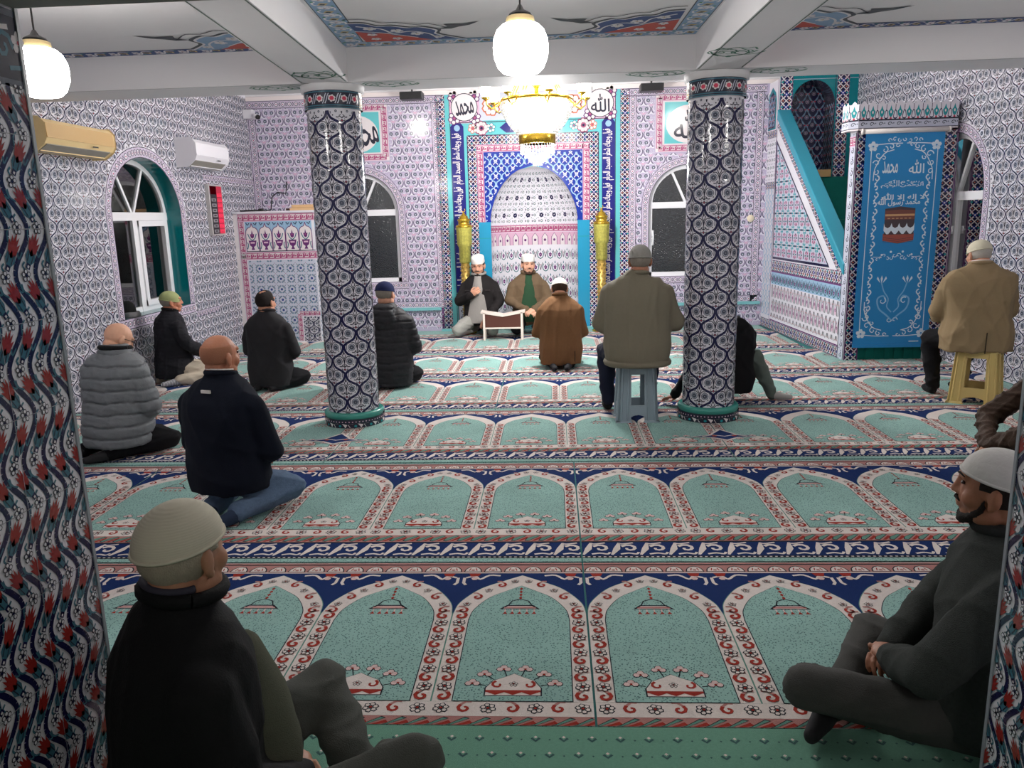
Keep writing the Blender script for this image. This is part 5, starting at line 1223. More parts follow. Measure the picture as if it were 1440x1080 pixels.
# ------------------------------------------------------------------ people
def ico(mb, c, r, n=10, m=8, R=None):
    """ellipsoid; r = radius or (rx, ry, rz)"""
    r = r if hasattr(r, '__len__') else (r, r, r); v = []; f = []
    for j in range(1, m):
        p = pi*j/m
        for i in range(n):
            a = 2*pi*i/n; q = Vector((r[0]*sin(p)*cos(a), r[1]*sin(p)*sin(a), r[2]*cos(p)))
            if R is not None: q = R@q
            v.append(q+Vector(c))
    t = Vector((0, 0, r[2])); b = -t
    if R is not None: t, b = R@t, R@b
    v += [t+Vector(c), b+Vector(c)]; T_, B_ = len(v)-2, len(v)-1
    for j in range(m-2):
        for i in range(n): f.append((j*n+i, (j+1)*n+i, (j+1)*n+(i+1) % n, j*n+(i+1) % n))
    for i in range(n): f.append((T_, i, (i+1) % n)); f.append((B_, (m-2)*n+(i+1) % n, (m-2)*n+i))
    mb.add(v, f)
def limb(mb, pts, rad, n=12):
    """tapered capsule chain with round joints"""
    P = [Vector(p) for p in pts]
    for i in range(len(P)-1):
        mb.tube([P[i], P[i+1]], [rad[i], rad[i+1]], n)
    for p, r in zip(P, rad): ico(mb, p, r*1.0, n, 8)
def loft(mb, secs, n=28, pw=.85):
    """secs: (cx, cy, z, half width, half depth[, roll])"""
    v = []; f = []
    for s in secs:
        cx, cy, z, a, b = s[:5]; tilt = s[5] if len(s) > 5 else 0
        for k in range(n):
            t = 2*pi*k/n; c, q = cos(t), sin(t)
            x = a*math.copysign(abs(c)**pw, c); y = b*math.copysign(abs(q)**pw, q)
            v.append((cx+x, cy+y, z+tilt*y))
    for i in range(len(secs)-1):
        for k in range(n):
            k2 = (k+1) % n; f.append((i*n+k, i*n+k2, (i+1)*n+k2, (i+1)*n+k))
    f.append(tuple(range(n))[::-1]); f.append(tuple(range((len(secs)-1)*n, len(secs)*n)))
    mb.add(v, f)
RNG = np.random.RandomState(3)
def folds(amp=.006, scale=9., axis=(1, 1, .35), seed=0):
    r = np.random.RandomState(seed); D = r.randn(7, 3)*np.array(axis)*scale; ph = r.rand(7)*6.3; E_ = r.randn(7, 3)*scale*.45
    def f(co, no):
        o = np.zeros(len(co))
        for i in range(7):
            w_ = np.sin(co@E_[i]+ph[i])*1.6
            o += (1-np.abs(np.sin(co@D[i]+ph[i]+w_)))**3
        return amp*(o-1.2)
    return f
def puffs(period, depth, zoff=0., base=None, slope=0., wrinkle=.002):
    g = folds(wrinkle, 22, (1, 1, 1), 5)
    def f(co, no):
        t = (co[:,2]+zoff+slope*np.abs(co[:,0])+.004*np.sin(co[:,0]*30))/period; t = np.abs((t % 1)-.5)*2      # 1 at the seam
        o = -depth*1.2*np.exp(-((1-t)/.10)**2)+depth*.55*np.sqrt(np.clip(1-t*t, 0, 1))+g(co, no)
        return o+(base(co, no) if base else 0)
    return f
def remeshed(name, mb, voxel, material, parent, disp=None, it=3, extra=None, root=False):
    me = bpy.data.meshes.new(name); me.from_pydata(mb.v, [], mb.f); me.update()
    o = bpy.data.objects.new('tmp', me); COL.objects.link(o)
    m = o.modifiers.new('r', 'REMESH'); m.mode = 'VOXEL'; m.voxel_size = voxel
    s = o.modifiers.new('s', 'SMOOTH'); s.factor = .5; s.iterations = it
    dg = bpy.context.evaluated_depsgraph_get(); dg.update()
    me2 = bpy.data.meshes.new_from_object(o.evaluated_get(dg)); bpy.data.objects.remove(o); bpy.data.meshes.remove(me)
    n = len(me2.vertices); co = np.empty(n*3); me2.vertices.foreach_get('co', co); co = co.reshape(-1, 3)
    if disp is not None:
        no = np.empty(n*3); me2.vertices.foreach_get('normal', no); no = no.reshape(-1, 3)
        co = co+no*disp(co, no)[:,None]; me2.vertices.foreach_set('co', co.ravel())
    if extra:      # join finer remeshed pieces (hands, head) to the same mesh
        bm_ = bmesh.new(); bm_.from_mesh(me2)
        for e in extra: bm_.from_mesh(e); bpy.data.meshes.remove(e)
        bm_.to_mesh(me2); bm_.free()
    me2.materials.clear()
    for q in (material if isinstance(material, (list, tuple)) else [material]): me2.materials.append(q)
    me2.polygons.foreach_set('use_smooth', [True]*len(me2.polygons)); me2.update(); me2.name = name
    if root is None: return me2
    ob = bpy.data.objects.new(name, me2); return link(ob, parent)
# ---- head, drawn facing +Y about its centre
def head_mb(ears=True):
    h = MB()
    ico(h, (0, -.012, .022), (.077, .097, .090), 20, 14); ico(h, (0, .022, -.022), (.066, .072, .085), 18, 12); ico(h, (0, .042, -.078), (.046, .045, .036), 14, 10)
    ico(h, (0, .068, -.094), (.02, .018, .016), 10, 8)
    for s in (-1, 1):
        ico(h, (s*.044, .05, -.028), (.024, .030, .030), 10, 8); ico(h, (s*.05, .01, -.07), (.022, .045, .032), 10, 8)
        limb(h, [(s*.010, .088, .034), (s*.044, .072, .034)], [.013, .010], 8)
        if ears:
            ico(h, (s*.080, -.012, -.008), (.011, .021, .033), 12, 10, Matrix.Rotation(s*.35, 3, 'Z')); ico(h, (s*.078, -.006, -.036), (.009, .012, .012), 8, 6)
    limb(h, [(0, .090, .026), (0, .098, .002), (0, .107, -.020)], [.009, .009, .011], 8)
    for s in (-1, 1): ico(h, (s*.012, .096, -.024), (.008, .010, .007), 8, 6)
    limb(h, [(-.020, .087, -.052), (0, .095, -.050), (.020, .087, -.052)], [.006, .008, .006], 8); limb(h, [(-.017, .084, -.062), (0, .091, -.063), (.017, .084, -.062)], [.006, .009, .006], 8)
    ico(h, (0, -.035, -.055), (.058, .055, .06), 14, 10)
    return h
def hand_mb(side=1, curl_=.5, spread=.0):
    """palm at origin, fingers along +Y, palm facing -Z, thumb on the -side*X side"""
    h = MB(); ico(h, (0, .035, 0), (.040, .050, .015), 12, 8); ico(h, (0, .005, 0), (.030, .03, .017), 10, 8)
    for i, (x, L) in enumerate(((-.030, .070), (-.0105, .080), (.0105, .075), (.030, .058))):
        x *= side*1.0; a = curl_*.5; p = Vector((x, .075, 0)); pts = [p]
        for k, l in enumerate((.42, .33, .25)):
            d = Vector((x*spread*4, cos(a), -sin(a))); p = p+d*L*l; pts.append(p); a += curl_*.8
        limb(h, pts, [.0088, .0082, .0076, .0066], 8)
    limb(h, [(-side*.026, .012, -.004), (-side*.048, .038, -.012), (-side*.052, .064, -.020), (-side*.046, .084, -.026)], [.013, .011, .0095, .008], 8)
    return h
def xform(mb, M):
    o = MB(); o.f = mb.f; o.m = mb.m; o.v = [tuple(M@Vector(p)) for p in mb.v]; return o
def shell(name, c, r, pred, th, material, parent, M, n=44, m=30, jitter=0.):
    """patch of an ellipsoid (hair, beard, cap lining)"""
    vs = []; idx = {}; fs = []
    def P(i, j, k):
        key = (i % n, j, k)
        if key not in idx:
            a = 2*pi*(i % n)/n; p = pi*j/m; q = Vector((sin(p)*cos(a), sin(p)*sin(a), cos(p))); e = (1+th*k)
            jj = 1+jitter*(noise.noise(q*9)) if k else 1
            idx[key] = len(vs); vs.append(tuple(M@(Vector(c)+Vector((q.x*r[0]*e*jj, q.y*r[1]*e*jj, q.z*r[2]*e*jj)))))
        return idx[key]
    keep = {}
    for j in range(m):
        for i in range(n):
            a = 2*pi*(i+.5)/n; p = pi*(j+.5)/m; keep[(i, j)] = pred(sin(p)*cos(a), sin(p)*sin(a), cos(p))
    for (i, j), k in keep.items():
        if not k: continue
        fs.append((P(i, j, 1), P(i, j+1, 1), P(i+1, j+1, 1), P(i+1, j, 1)))
        for (di, dj, e) in ((-1, 0, ((i, j), (i, j+1))), (1, 0, ((i+1, j+1), (i+1, j))), (0, -1, ((i+1, j), (i, j))), (0, 1, ((i, j+1), (i+1, j+1)))):
            if not keep.get(((i+di) % n, j+dj), False): fs.append((P(*e[0], 1), P(*e[0], 0), P(*e[1], 0), P(*e[1], 1)))
    return mobj(name, vs, fs, material, parent, True)
SK = {}
def skin(rgb):
    k = 'skin_%d_%d' % (rgb[0], rgb[1])
    m = mat(k, rgb, .5, 0, .4, bump=(60, .15), var=.08)
    m.node_tree.nodes['Principled BSDF'].inputs['Subsurface Weight'].default_value = .08; m.node_tree.nodes['Principled BSDF'].inputs['Subsurface Radius'].default_value = (.02, .008, .004)
    return m
def cloth(name, rgb, rough=.9, b=(260, .25), var=.08): return mat(name, rgb, rough, 0, .25, bump=b, var=var)
def cap_round(parent, M, material, r=(.086, .106, .082), cz=.030, cut=-.08, tilt=-.18, name='skull_cap', rim=True, flat=0.):
    """close-fitting knitted cap"""
    Mt = M@Matrix.Translation((0, -.012, cz))@Matrix.Rotation(tilt, 4, 'X'); v = []; f = []; n = 40; m = 14
    for j in range(m+1):
        p = (pi/2-cut)*j/m
        for i in range(n):
            a = 2*pi*i/n; s = sin(min(p, pi/2))*(1 if p <= pi/2 else 1); z = cos(p)
            zz = math.copysign(abs(z)**(1-flat), z) if flat else z
            v.append(Mt@Vector((r[0]*s*cos(a), r[1]*s*sin(a), r[2]*zz)))
    for j in range(m):
        for i in range(n): f.append((j*n+i, (j+1)*n+i, (j+1)*n+(i+1) % n, j*n+(i+1) % n))
    c = mobj(name, v, f, material, parent, True)
    if rim:
        z = cos(pi/2-cut)*r[2]; MBt = MB().tube([Mt@Vector((r[0]*1.005*cos(a), r[1]*1.005*sin(a), z)) for a in np.linspace(0, 2*pi, 37)], .0045, 6, cap=False); MBt.build('rim', material, c, True)
    return c
def cap_pill(parent, M, material, h=.075, r=(.083, .100), z0=.045, tilt=-.08, name='prayer_cap'):
    Mt = M@Matrix.Translation((0, -.012, z0))@Matrix.Rotation(tilt, 4, 'X'); prof = [(1.0, 0), (1.01, .006), (.99, h*.5), (.965, h*.85), (.9, h*.97), (.6, h*1.06), (.0, h*1.1)]; v = []; f = []; n = 36
    for (q, z) in prof:
        for i in range(n): a = 2*pi*i/n; v.append(Mt@Vector((r[0]*q*cos(a), r[1]*q*sin(a), z)))
    for j in range(len(prof)-1):
        for i in range(n): f.append((j*n+i, j*n+(i+1) % n, (j+1)*n+(i+1) % n, (j+1)*n+i))
    return mobj(name, v, f, material, parent, True)
def person(loc, rz, label, sk=(200, 150, 124), s=1., pose='kneel', lean=.05, torso=None, top=None, topname='jacket', disp=None, trou=None, hem=.12, head=None, yaw=0., pitch=0., roll=0.,
           arms=None, arm_r=(.066, .060, .05, .04), legs=None, hair=None, beard=None, cap=None, hands=True, foot=None, footname='sock', finger=(.6, .6), hrot=None, vox=.011, width=1., depth=1., collar=None, collar_r=.07, extra=None, seat=0., collar_dz=0.):
    base = {'kneel': .0, 'cross': -.03, 'stool': .33}[pose]+seat
    zs = [hem, .22+base, .34+base, .46+base, .56+base, .625+base, .675+base, .72+base, .755+base, .785+base]
    aw = [.20, .215, .205, .205, .215, .208, .188, .140, .086, .070]; ad = [.165, .168, .152, .145, .142, .132, .112, .09, .072, .064]
    if pose == 'stool': zs[0] = hem
    if torso: aw = [a*t for a, t in zip(aw, torso)]
    def ly(z): return lean*(z-.2-base)+(.06*max(0, z-.62-base))
    secs = [(0, ly(z), z, a*width, b*depth) for z, a, b in zip(zs, aw, ad)]
    shz = .60+base
    hc = head or (0, ly(.86+base)+.04, .86+base)
    M = Matrix.Translation(hc)@Matrix.Rotation(yaw, 4, 'Z')@Matrix.Rotation(pitch, 4, 'X')@Matrix.Rotation(roll, 4, 'Y')
    A_ = arms or [[(-.185, ly(shz), shz), (-.25, .04+ly(.4), .37+base), (-.09, .22, .27+base)], [(.185, ly(shz), shz), (.25, .04+ly(.4), .37+base), (.09, .22, .27+base)]]
    # --- body (skin): head, neck, inner trunk, arms, hands in one mesh
    b = MB(); limb(b, [(0, ly(.3+base), .3+base), (0, ly(.6+base), .60+base)], [.09, .09], 12); limb(b, [(0, ly(.6+base), .6+base), (0, ly(.7+base)+.01, .72+base)], [.07, .052], 14); limb(b, [(0, ly(.7+base)+.01, .72+base), tuple(M@Vector((0, -.02, -.05)))], [.052, .058], 14)
    ex = [remeshed('h', xform(head_mb(), M), .0052, [], None, None, 2, root=None)]
    for k, ar in enumerate(A_):
        limb(b, [(0, ly(.6+base), .6+base), ar[0], ar[1], ar[2]], [.05, .045, .035, .027], 10)
        if hands:
            d = (Vector(ar[2])-Vector(ar[1])).normalized(); sd = -1 if k == 0 else 1
            if hrot and hrot[k]: Y_, Zp = Vector(hrot[k][0]).normalized(), Vector(hrot[k][1])
            else: Y_, Zp = d, Vector((0, 0, 1))
            X_ = Y_.cross(Zp).normalized(); Z_ = X_.cross(Y_)
            Mh = Matrix.Translation(Vector(ar[2])+d*.015)@Matrix((X_, Y_, Z_)).transposed().to_4x4()
            ex.append(remeshed('h', xform(hand_mb(sd, finger[k]), Mh), .0036, [], None, None, 1, root=None))
    body = remeshed('person', b, .012, skin(sk), None, None, 3, ex); body.location = (loc[0], loc[1], 0); body.rotation_euler = (0, 0, rz); body.scale = (s, s, s); tag(body, label, 'person')
    # eyes and brows (small, set in the face)
    ey = MB()
    for q in (-1, 1): ico(ey, M@Vector((q*.030, .0795, .013)), (.011, .007, .0055), 10, 8)
    ey.build('eyes', mat('eye_dark', (46, 32, 28), .25), body, True)
    # --- top garment
    g = MB(); loft(g, secs)
    for ar in A_: limb(g, [(ar[0][0]*.8, ar[0][1], ar[0][2]+.0)]+[ar[0], tuple((Vector(ar[0])+Vector(ar[1]))/2), ar[1], ar[2]], [arm_r[0]*1.0, arm_r[0]*1.02, arm_r[0]*.98, arm_r[1], arm_r[3]], 14)
    if extra: extra(g)
    gm = remeshed(topname, g, vox, top, body, disp, 4)
    if collar is not None:
        nb = Vector((0, ly(.75+base), .755+base+collar_dz)); ring_ = []
        for a in np.linspace(0, 2*pi, 25): ring_.append((nb.x+collar_r*1.02*cos(a), nb.y+.01+collar_r*sin(a), nb.z+.018+.012*(-sin(a))))
        cb = MB().tube(ring_, .017, 8, cap=False); cb.build('collar', collar, body, True)
    # --- legs
    t = MB()
    if pose == 'kneel':
        L = legs or [[(-.09, 0, .18), (-.17, .30, .085), (-.09, -.10, .055)], [(.09, 0, .18), (.17, .30, .085), (.09, -.10, .055)]]
        ico(t, (0, -.0, .20), (.16, .12, .10), 16, 10)
    elif pose == 'cross':
        L = legs or [[(-.10, .02, .13), (-.34, .26, .12), (.06, .36, .06)], [(.10, .02, .13), (.34, .26, .12), (-.06, .36, .06)]]
        ico(t, (0, -.02, .14), (.18, .15, .13), 16, 10)
    else:
        L = legs or [[(-.1, .02, .52), (-.17, .40, .50), (-.17, .38, .10)], [(.1, .02, .52), (.17, .40, .50), (.17, .38, .10)]]
        ico(t, (0, 0, .54), (.18, .16, .09), 16, 10)
    rr = (.088, .072, .052) if pose != 'stool' else (.09, .078, .058)
    for q in L: limb(t, [q[0], tuple((Vector(q[0])+Vector(q[1]))/2), q[1], tuple((Vector(q[1])+Vector(q[2]))/2), q[2]], [rr[0], rr[0]*.95, rr[1], rr[1]*.88, rr[2]], 14)
    remeshed('trousers', t, .011, trou, body, folds(.007, 11, (1, 1, 1), 4), 3)
    for k, q in enumerate(L):
        a = Vector(q[2]); k_ = Vector(q[1]); d = (a-k_); d.z = 0; d = d.normalized() if d.length > .03 else Vector((0, 1, 0))
        f_ = MB()
        if pose == 'stool': limb(f_, [a+Vector((0, 0, -.02)), (a.x, a.y, .045), (a.x-.01, a.y+.10, .035), (a.x-.01, a.y+.17, .028)], [.042, .042, .038, .026], 10)
        else: limb(f_, [a+Vector((0, 0, -.005)), a+d*.07+Vector((0, 0, -.015)), a+d*.16+Vector((0, 0, -.02))], [.042, .038, .026], 10)
        o = remeshed(footname, f_, .009, foot or mat('dark_sock', (30, 30, 34), .9), body, None, 2)
    if hair:
        for h in hair: shell(h.get('name', 'hair'), h.get('c', (0, -.012, .022)), h.get('r', (.079, .099, .092)), h['p'], h.get('t', .05), h['m'], body, M, jitter=h.get('j', .05))
    if beard:
        bd = MB()
        for q in (-1, 1): limb(bd, [M@Vector(v) for v in ((q*.070, .014, -.018), (q*.066, .022, -.052), (q*.049, .050, -.084), (q*.022, .072, -.099), (0, .078, -.102))], [.005, .010, .015, .017, .017], 10)
        ico(bd, M@Vector((0, .084, -.082)), (.014, .010, .012), 8, 6)
        remeshed('beard', bd, .006, beard, body, folds(.0015, 60, (1, 1, 1), 9), 2)
        mo = MB(); limb(mo, [M@Vector((-.026, .084, -.046)), M@Vector((-.01, .099, -.040)), M@Vector((.01, .099, -.040)), M@Vector((.026, .084, -.046))], [.0035, .005, .005, .0035], 8); mo.build('moustache', beard, body, True)
        br = MB()
        for q in (-1, 1): br.tube([M@Vector((q*.012, .099, .036)), M@Vector((q*.032, .091, .042)), M@Vector((q*.052, .074, .036))], [.0028, .0036, .002], 6)
        br.build('eyebrows', beard, body, True)
    if cap: cap(body, M)
    return body, M, ly, gm
def strip(name, pts, w, material, parent, up=(0, 0, 1)):   # thin raised seam or tape
    return MB().tube(pts, w, 6).build(name, material, parent, True)
hairband = lambda x, y, z: (z < .55 and y < .42 and z > -.62 and not (y > .15 and z < -.1))
lowhair = lambda x, y, z: (z < .35 and y < .25 and z > -.68 and not (y > -.05 and z < -.2))
m_hg = cloth('grey_hair', (142, 134, 124), .9, (300, .5), .2); m_hd = cloth('dark_hair', (34, 28, 26), .8, (300, .5), .2); m_hb = cloth('brown_hair', (62, 44, 34), .8, (300, .5), .2); m_hw = cloth('white_hair', (190, 184, 176), .9, (300, .5), .15); m_st = cloth('stubble', (156, 106, 82), .9, (300, .4), .1)
black_tr = cloth('black_trousers', (22, 22, 26)); 
# J - brown blazer
c_cap = cloth('white_crochet', (226, 222, 214), .9, (160, .7), .06)
corduroy = cloth('brown_corduroy', (110, 78, 50), .9, (200, .4), .1)
p, M, ly, gm = person((.065, 8.33), .0, 'man in a brown blazer and white crochet cap kneeling with his back turned', (196, 140, 112), 1., lean=.16, top=corduroy, topname='blazer', disp=folds(.006, 9, (1, 1, .5), 11), trou=black_tr, hem=.055, pitch=-.38, head=(0, .14, .83), hair=[dict(p=lowhair, m=m_hb, t=.06)], cap=lambda b, M: cap_round(b, M, c_cap, tilt=-.05), collar=corduroy, width=1.08)
strip('back_vent', [(.15, -.135, .05), (.15, -.155, .20)], .004, mat('vent_shadow', (40, 28, 18), .9), p)
# C - navy sweater and jeans
navy = cloth('navy_knit', (10, 16, 30), .95, (300, .3), .1); jeans = cloth('blue_denim', (92, 112, 138), .9, (200, .5), .25)
p, M, ly, gm = person((-1.83, 4.12), -.28, 'bald man in a navy sweater and blue jeans kneeling behind the cream-capped man', (176, 116, 88), 1.04, lean=.0, top=navy, topname='sweater', disp=folds(.006, 8, (1, 1, .6), 21), trou=jeans, hem=.15, pitch=-.02, yaw=-.25, head=(0, .03, .86), width=1.08, depth=1.05, arm_r=(.075, .068, .05, .042), collar=navy,
    hair=[dict(name='stubble_hair', p=lambda x, y, z: z < .42 and y < .3 and z > -.6 and not (y > .1 and z < -.15), m=m_st, t=.015, j=.0)], foot=cloth('denim_sock', (40, 52, 74)),
    legs=[[(-.09, 0, .19), (-.17, .30, .09), (-.05, -.10, .06)], [(.10, .0, .19), (.24, .22, .10), (.14, -.12, .06)]])
wh = mat('white_edge', (222, 216, 210), .6)
MB().tube([(.074*cos(a), .015+.072*sin(a), .795-.010*sin(a)) for a in np.linspace(-pi*1.05, pi*.05, 22)], .004, 6).build('collar_trim', wh, p, True)
MB().box(-.028, .028, -.115, -.106, .69, .706).build('label_patch', wh, p)
# D - grey puffer, glasses
puff = cloth('grey_nylon', (112, 116, 120), .55, (90, .15), .05)
p, M, ly, gm = person((-3.11, 5.27), -.30, 'bald man with glasses in a quilted grey puffer jacket kneeling by the left wall', (222, 170, 142), 1., lean=.08, top=puff, topname='puffer_jacket', disp=puffs(.082, .014, slope=.0), trou=black_tr, hem=.10, pitch=-.5, yaw=-.35, head=(-.03, .13, .815), width=1.16, depth=1.2, arm_r=(.088, .08, .06, .05), vox=.010, collar=cloth('black_collar', (24, 24, 26)), collar_r=.096, collar_dz=-.005,
    legs=[[(-.09, 0, .19), (-.2, .30, .085), (-.2, -.14, .06)], [(.10, 0, .19), (.25, .22, .085), (.05, -.14, .055)]])
gl_ = MB(); 
for q in (-1, 1):
    gl_.tube([M@Vector((q*.03+.024*cos(a), .106, .010+.018*sin(a))) for a in np.linspace(0, 2*pi, 17)], .002, 5, cap=False); gl_.tube([M@Vector((q*.054, .104, .014)), M@Vector((q*.078, .05, .012)), M@Vector((q*.084, -.01, .006))], .0022, 5)
gl_.tube([M@Vector((-.008, .108, .014)), M@Vector((.008, .108, .014))], .002, 5); gl_.build('glasses', blk, p, True)
# E - dark quilted jacket, green cap
quilt = cloth('dark_quilt', (30, 30, 36), .8, (120, .3), .1); gcap = cloth('pale_green_knit', (160, 168, 118), .95, (220, .4), .08)
beige = cloth('beige_trousers', (196, 184, 166)); stripe = mat('striped_sock', (200, 200, 204), .9)
nt = stripe.node_tree; wv = nt.nodes.new('ShaderNodeTexWave'); wv.inputs['Scale'].default_value = 26; tc = nt.nodes.new('ShaderNodeTexCoord'); cr_ = nt.nodes.new('ShaderNodeValToRGB'); cr_.color_ramp.interpolation = 'CONSTANT'; cr_.color_ramp.elements[0].color = (.08, .08, .10, 1); cr_.color_ramp.elements[1].position = .5; cr_.color_ramp.elements[1].color = (.55, .55, .58, 1)
wv.bands_direction = 'Y'; nt.links.new(tc.outputs['Object'], wv.inputs['Vector']); nt.links.new(wv.outputs['Fac'], cr_.inputs[0]); nt.links.new(cr_.outputs[0], nt.nodes['Principled BSDF'].inputs['Base Color'])
p, M, ly, gm = person((-3.95, 7.84), -.85, 'man in a dark quilted jacket and pale green knit cap sitting under the left window', (190, 124, 96), .98, lean=.02, top=quilt, topname='quilted_jacket', disp=puffs(.035, .003, base=folds(.007, 9, (1, 1, .6), 31)), trou=beige, hem=.06, yaw=-.15, pitch=.02, head=(0, .05, .85), width=1.0, depth=1.1, arm_r=(.072, .066, .05, .042), hair=[dict(p=lowhair, m=m_hg, t=.03)], cap=lambda b, M: cap_round(b, M, gcap, tilt=-.22, r=(.084, .104, .086), cut=-.2), foot=stripe, collar=cloth('black_collar', (24, 24, 26)),
    legs=[[(-.09, 0, .17), (-.12, .42, .085), (-.10, -.15, .05)], [(.10, 0, .17), (.26, .40, .085), (.24, -.02, .055)]], arms=[[(-.185, .02, .60), (-.24, .08, .42), (-.1, .36, .24)], [(.185, .02, .60), (.25, .10, .42), (.12, .38, .24)]])
# F - dark suit
suit = cloth('charcoal_suit', (44, 43, 46), .85, (320, .2), .06)
p, M, ly, gm = person((-2.78, 7.45), -.16, 'dark-haired man in a charcoal suit jacket kneeling before the preaching desk', (196, 140, 112), 1., lean=.0, top=suit, topname='suit_jacket', disp=folds(.005, 8, (1, 1, .5), 41), trou=black_tr, hem=.04, yaw=-.2, head=(0, .02, .85), width=1.03, hair=[dict(p=lambda x, y, z: hairband(x, y, z) or (z >= .55 and y < .5 and (x*x+(y+.25)**2) > .16), m=m_hd, t=.05)], collar=suit,
    legs=[[(-.09, 0, .17), (-.16, .28, .08), (-.09, -.06, .06)], [(.10, 0, .17), (.25, .18, .09), (.15, -.02, .055)]])
strip('back_vent', [(.0, -.155, .03), (.0, -.165, .26)], .0035, mat('suit_shadow', (14, 14, 15), .9), p)
# G - dark puffer coat with hood, navy cap
coat = cloth('black_puffer', (38, 38, 42), .6, (90, .2), .05); ncap = cloth('navy_knit_cap', (28, 36, 74), .95, (200, .4), .1)
p, M, ly, gm = person((-1.62, 7.47), -.06, 'man in a black quilted hooded coat and navy cap kneeling behind the left column', (204, 150, 124), 1.04, lean=.04, top=coat, topname='hooded_coat', disp=puffs(.062, .009), trou=black_tr, hem=.03, yaw=-.25, pitch=-.05, head=(0, .05, .87), width=1.1, depth=1.1, arm_r=(.078, .07, .055, .045), hair=[dict(p=lowhair, m=m_hg, t=.03)], cap=lambda b, M: cap_round(b, M, ncap, tilt=-.12, r=(.085, .104, .084)),
    extra=lambda g: (ico(g, (0, -.115, .66), (.12, .06, .12), 16, 10), ico(g, (0, -.09, .74), (.11, .06, .05), 16, 10)), legs=[[(-.09, 0, .17), (-.18, .28, .085), (-.09, -.06, .06)], [(.1, 0, .17), (.22, .18, .09), (.12, -.02, .055)]])
# K - olive jacket on the grey stool
olive = cloth('olive_jacket', (120, 114, 98), .8, (200, .2), .05); dnavy = cloth('navy_trousers', (26, 30, 48)); gk = cloth('grey_knit_cap', (152, 150, 144), .95, (220, .5), .1)
p, M, ly, gm = person((.64, 6.05), .0, 'heavy man in an olive jacket and grey knit cap sitting on the grey stool', (176, 120, 94), 1., pose='stool', lean=.03, top=olive, topname='bomber_jacket', disp=folds(.009, 7, (1, .8, .35), 51), trou=dnavy, hem=.46, head=(.02, .05, 1.245), seat=.05, width=1.14, depth=1.15, arm_r=(.08, .078, .06, .045), hair=[dict(p=lowhair, m=m_hg, t=.03)], cap=lambda b, M: cap_round(b, M, gk, tilt=-.1, r=(.087, .106, .095)), collar=olive, collar_r=.075,
    torso=[1.02, 1.06, 1.1, 1.12, 1.12, 1.12, 1.16, 1.2, 1.1, 1], arms=[[(-.21, .02, 1.0), (-.275, .06, .77), (-.14, .30, .66)], [(.21, .02, 1.0), (.275, .06, .77), (.14, .30, .66)]], legs=[[(-.1, .02, .52), (-.22, .38, .50), (-.20, .36, .10)], [(.1, .02, .52), (.17, .42, .50), (.14, .42, .10)]], foot=cloth('black_shoe_sock', (20, 20, 22)))
wb = MB(); wb.tube([(.238*math.copysign(abs(cos(a))**.85, cos(a)), .0+.195*math.copysign(abs(sin(a))**.85, sin(a)), .478) for a in np.linspace(0, 2*pi, 61)], .024, 8, cap=False); wb.build('waistband', olive, p, True)
# M - tan blazer on the yellow stool
tan = cloth('tan_wool', (146, 126, 96), .85, (320, .25), .06)
ccap = cloth('cream_knit', (214, 208, 186), .95, (220, .5), .05)
p, M, ly, gm = person((3.46, 6.58), -.12, 'elderly man in a tan blazer and cream cap sitting on the yellow stool', (206, 152, 126), 1.0, pose='stool', lean=.06, top=tan, topname='blazer', disp=folds(.008, 8, (1, .8, .6), 61), trou=black_tr, hem=.43, seat=.03, head=(.0, .11, 1.20), pitch=-.2, yaw=.25, width=1.2, depth=1.15, arm_r=(.078, .072, .055, .045), hair=[dict(p=lowhair, m=m_hw, t=.04)], cap=lambda b, M: cap_round(b, M, ccap, tilt=-.12, r=(.086, .106, .088), cut=-.12), collar=tan, collar_r=.076,
    torso=[1.14, 1.08, 1.02, 1.04, 1.06, 1.08, 1.14, 1.15, 1.05, 1], arms=[[(-.205, .03, .975), (-.28, .10, .74), (-.12, .34, .62)], [(.205, .03, .975), (.27, .10, .74), (.12, .34, .62)]], legs=[[(-.1, .02, .52), (-.28, .20, .50), (-.22, .24, .10)], [(.1, .02, .52), (.10, .42, .50), (.04, .36, .10)]], foot=cloth('black_shoe_sock', (20, 20, 22)))
strip('back_vent', [(.0, -.198, .43), (.0, -.205, .60)], .004, mat('tan_shadow', (58, 48, 34), .9), p)
MB().tube([(.066*cos(a), .045+.062*sin(a), 1.145+.0-.01*sin(a)) for a in np.linspace(-pi*1.1, pi*.1, 20)], .011, 6).build('shirt_collar', wh, p, True)
